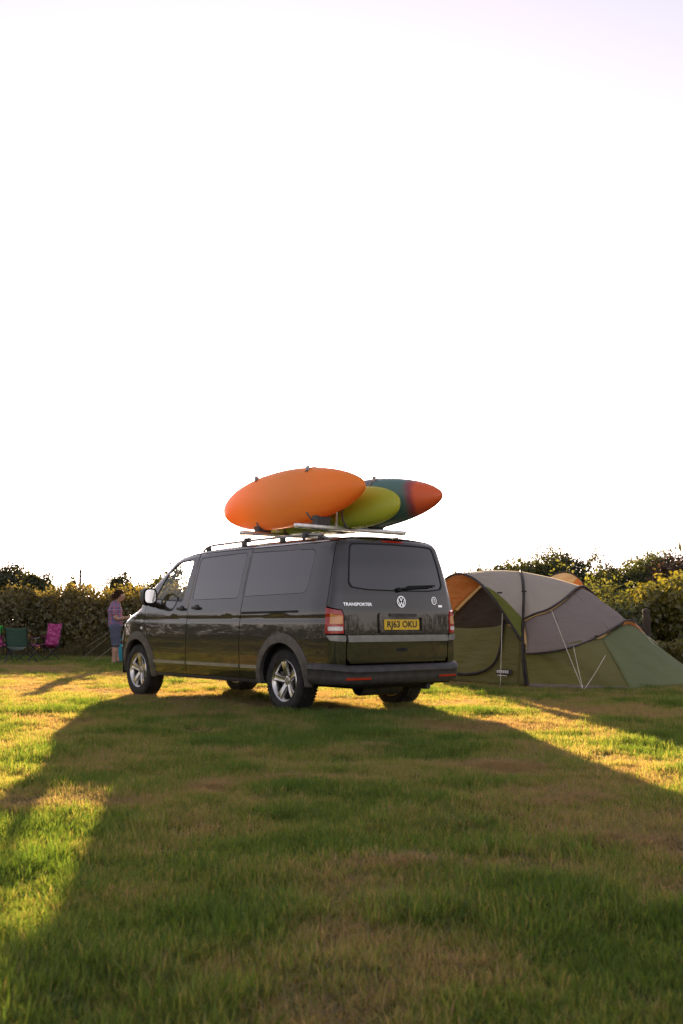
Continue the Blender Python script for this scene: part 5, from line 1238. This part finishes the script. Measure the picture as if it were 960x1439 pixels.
def arm(s):
    ch = [upc, ((-.01,s*.13,1.355), .062), ((-.01,s*.185,1.31), .056), ((-.005,s*.215,1.20), .050), ((.02,s*.225,1.085), .042), ((.05,s*.215,1.06), .040), ((.17,s*.15,1.075), .034), ((.26,s*.085,1.09), .025), ((.30,s*.065,1.095), .027)]
    palm = ((.335,s*.055,1.098), .026); F = [ch+[palm]]
    for k, (dy, dz_, ln) in enumerate(((.024,.012,.058), (.010,.016,.068), (-.006,.014,.066), (-.020,.008,.052))):
        b = (.335+.012, .055*s+dy*s, 1.098+dz_*.4)
        F.append([palm, (b, .010), ((b[0]+ln*.6, b[1]-.006*s, b[2]-.004), .009), ((b[0]+ln*.95, b[1]-.014*s, b[2]-.022), .008)])
    F.append([ch[-1], ((.315,s*.04,1.118), .011), ((.345,s*.025,1.128), .010), ((.365,s*.018,1.122), .009)]); return F
def leg(s, fx):
    return [PEL, ((.0,s*.085,.84), .108), ((.01,s*.10,.66), .088), ((.02,s*.10,.47), .064), ((.005,s*.10,.33), .060), ((-.01+fx,s*.10,.12), .042), ((-.015+fx,s*.10,.06), .042), ((.05+fx,s*.105,.035), .036), ((.13+fx,s*.11,.028), .030)]
chains = [[PEL, pel2, wst, chest, upc, nk]+head, [head[2], ((.180,0,1.568), .016), ((.197,0,1.548), .013)], [head[1], ((.135,0,1.515), .038)]]+arm(-1)+arm(1)+[leg(-1, 0), leg(1, .06)]
body = skin('body', chains, skinm, woman)
for s in (-1, 1):
    e = MB(); e.sphere((.170,s*.032,1.582), .012); e.build('eye', pmat('eye_white', (.7,.68,.65), rough=.2), woman)
    e = MB(); e.sphere((.085,s*.088,1.565), .024, sc=(.8,.4,1.2)); e.build('ear', skinm, woman)
e = MB(); e.sphere((.166,0,1.520), .018, sc=(.5,1.1,.35)); e.build('mouth', pmat('lips', (.38,.12,.10), rough=.4), woman)
g = .018
skin('shirt', [[((0,0,.93), .165), ((.0,0,.98), .160), ((-.005,0,1.08), .155), ((-.02,0,1.25), .162), ((-.015,0,1.36), .112), ((.0,0,1.405), .070)]]+[[((-.015,0,1.36), .112), ((-.01,s*.13,1.355), .082), ((-.01,s*.185,1.31), .075), ((-.006,s*.208,1.23), .070), ((-.003,s*.216,1.19), .068)] for s in (-1, 1)], plaid(), woman)
skin('shorts', [[((0,0,.96), .150), ((0,0,.90), .152), ((.0,s*.085,.84), .122), ((.01,s*.10,.66), .106), ((.018,s*.10,.52), .094), ((.020,s*.10,.485), .094)] for s in (-1, 1)], denim, woman)
for s in (-1, 1):
    c = MB(); c.lathe([(.084,.0), (.097,.003), (.098,.035), (.086,.038)], 20, Matrix.Translation((.02, s*.10, .47)) @ Matrix.Rotation(R(90), 4, 'X')); c.build('shorts_cuff', pmat('denim_cuff', (.16,.18,.23), rough=.9), woman)
    fx = 0 if s < 0 else .06
    sh = MB(); sh.sphere((.045+fx, s*.104, .045), .06, sc=(2.3,.85,.80)); sh.box((.04+fx, s*.104, .012), (.26,.09,.024), bev=.01); sh.build('shoe', shoem, woman)
# curly hair: a cap plus many springy locks
rg3 = random.Random(3); cap = MB(); cap.sphere((.070,0,1.612), .107, 20, 14, sc=(1.0,.96,.92)); hc = cap.build('hair', hairm, woman)
for v in hc.data.vertices:
    d = v.co-Vector((.07,0,1.60))
    if v.co.x > .13 and v.co.z < 1.63: v.co -= Vector((.05,0,0))
    v.co += d.normalized()*rg3.uniform(-.008,.014)
V = []; lk = MB()
for k in range(420):
    a = rg3.uniform(0, 6.283); e = rg3.uniform(-.55, 1.4); d = Vector((math.cos(a)*math.cos(e), math.sin(a)*math.cos(e), math.sin(e)))
    if d.x > .35 and d.z < .5: continue
    if d.x > .1 and d.z < .05: continue
    if d.z < -.2 and d.x > -.1: continue
    p = Vector((.066,0,1.605))+d*.098; t1 = d.orthogonal().normalized(); t2 = d.cross(t1); pts = []; ln = rg3.uniform(.035,.085); ph = rg3.uniform(0, 6.28); rr_ = rg3.uniform(.010,.020)
    for i in range(7):
        s = i/6; pts.append(p+d*ln*s+Vector((-.2,0,-.55))*(ln*s*s)+(t1*math.cos(ph+s*7)+t2*math.sin(ph+s*7))*rr_)
    lk.tube(pts, [.006,.006,.0055,.005,.0045,.004,.002], 4)
lk_o = lk.build('curls', hairm, hc); lk_o['kind'] = 'stuff'
# what she is holding: a small pale phone
ph_ = MB(); ph_.box((0,0,0), (.012,.075,.15), Matrix.Rotation(R(-55), 3, 'Y'), bev=.004); po = ph_.build('phone', inkB); po.matrix_world = Matrix.Translation((wx, wy, wz)) @ Matrix.Rotation(R(8), 4, 'Z') @ Matrix.Translation((.385,0,1.108)); tag(po, 'small dark phone in the hands of the woman', 'phone')
# bag on the grass by her
bx_, by_, bz_ = on_ground(171,931); bg = thing('carrier_bag', 'turquoise bag standing on the grass beside the woman', 'bag', (bx_, by_, bz_), R(20))
c_turq = clothmat('turquoise_bag', (.05,.34,.42), trans=.3, crease=1.0); V = []; F = []; n = 24
rings = [(0,.8), (.02,.95), (.15,1.0), (.30,.92), (.40,.72), (.46,.62)]
for (z, k) in rings:
    for i in range(n): a = 2*math.pi*i/n; V.append((math.copysign(abs(math.cos(a))**.6, math.cos(a))*.15*k*(1+.05*math.sin(i*2.3+z*9)), math.copysign(abs(math.sin(a))**.6, math.sin(a))*.09*k*(1+.08*math.sin(i*1.7+z*14)), z))
for j in range(len(rings)-1):
    for i in range(n): F.append((j*n+i, j*n+(i+1) % n, (j+1)*n+(i+1) % n, (j+1)*n+i))
F.append(tuple(range(n-1, -1, -1))); MB().add(V, F).build('sack', c_turq, bg)
for s in (-1, 1): h_ = MB(); h_.tube([(-.05,s*.03,.45), (-.045,s*.02,.56), (0,s*.015,.60), (.045,s*.02,.56), (.05,s*.03,.45)], .008, 6); h_.build('handle', c_turq, bg)

# ================================================================== awning pole, its guy ropes, posts
ap = at(331,742,19.0); awp = thing('awning_pole', 'thin upright awning pole behind the van with long guy ropes', 'pole', (ap.x, ap.y, 0))
m = MB(); m.tube([(0,0,0), (0,0,ap.z*.5), (0,0,ap.z)], [.014,.014,.010], 8); m.tube([(0,0,ap.z), (0,0,ap.z+.05)], .005, 6); m.build('shaft', alu, awp)
m = MB(); m.tube([(.18,.10,0), (.18,.10,ap.z*.97)], .010, 8); m.build('second_shaft', alu, awp)
m = MB(); m.tube([(0,0,ap.z*.96), (.18,.10,ap.z*.95)], .007, 6); m.build('spreader', alu, awp)
base = Vector((ap.x, ap.y, 0))
for (px, py, f) in ((113,926,1.0), (104,921,.93), (128,931,.86)):
    gq = Vector(on_ground(px, py)); m = MB(); a = Vector((0,0,ap.z*f)); b = gq-base; m.tube([a, a.lerp(b, .35)+Vector((0,0,-.05)), a.lerp(b, .7)+Vector((0,0,-.04)), b], .005, 5); m.build('guy_rope', cord, awp)
    m = MB(); m.tube([tuple(b+Vector((.0,0,.06))), tuple(b+Vector((-.02,.02,-.1)))], .007, 6); m.build('peg', steel, awp)
wood = pmat('weathered_wood', (.055,.042,.032), rough=.9, var=.25, scale=6, bump=.5, bscale=25)
def post(name, label, px, ytop, Y, r):
    p = at(px, ytop, Y); t = thing(name, label, 'post', (p.x, Y, 0)); m = MB(); m.tube([(0,0,-.2), (.01,0,p.z*.5), (0,0,p.z)], [r, r*.95, r*.9], 9); m.build('shaft', wood, t)
    m = MB(); m.lathe([(0,.05), (r*.6,.03), (r*.95,0), (r*.95,-.03)], 9, Matrix.Translation((0,0,p.z)) @ Matrix.Rotation(R(90), 4, 'X')); m.build('cap', wood, t); return t
post('pole', 'thin pole standing up out of the hedge top', 113, 802, 33, .045)
post('fence_post', 'dark wooden fence post in the bushes behind the tent end', 908, 858, 20.8, .085)
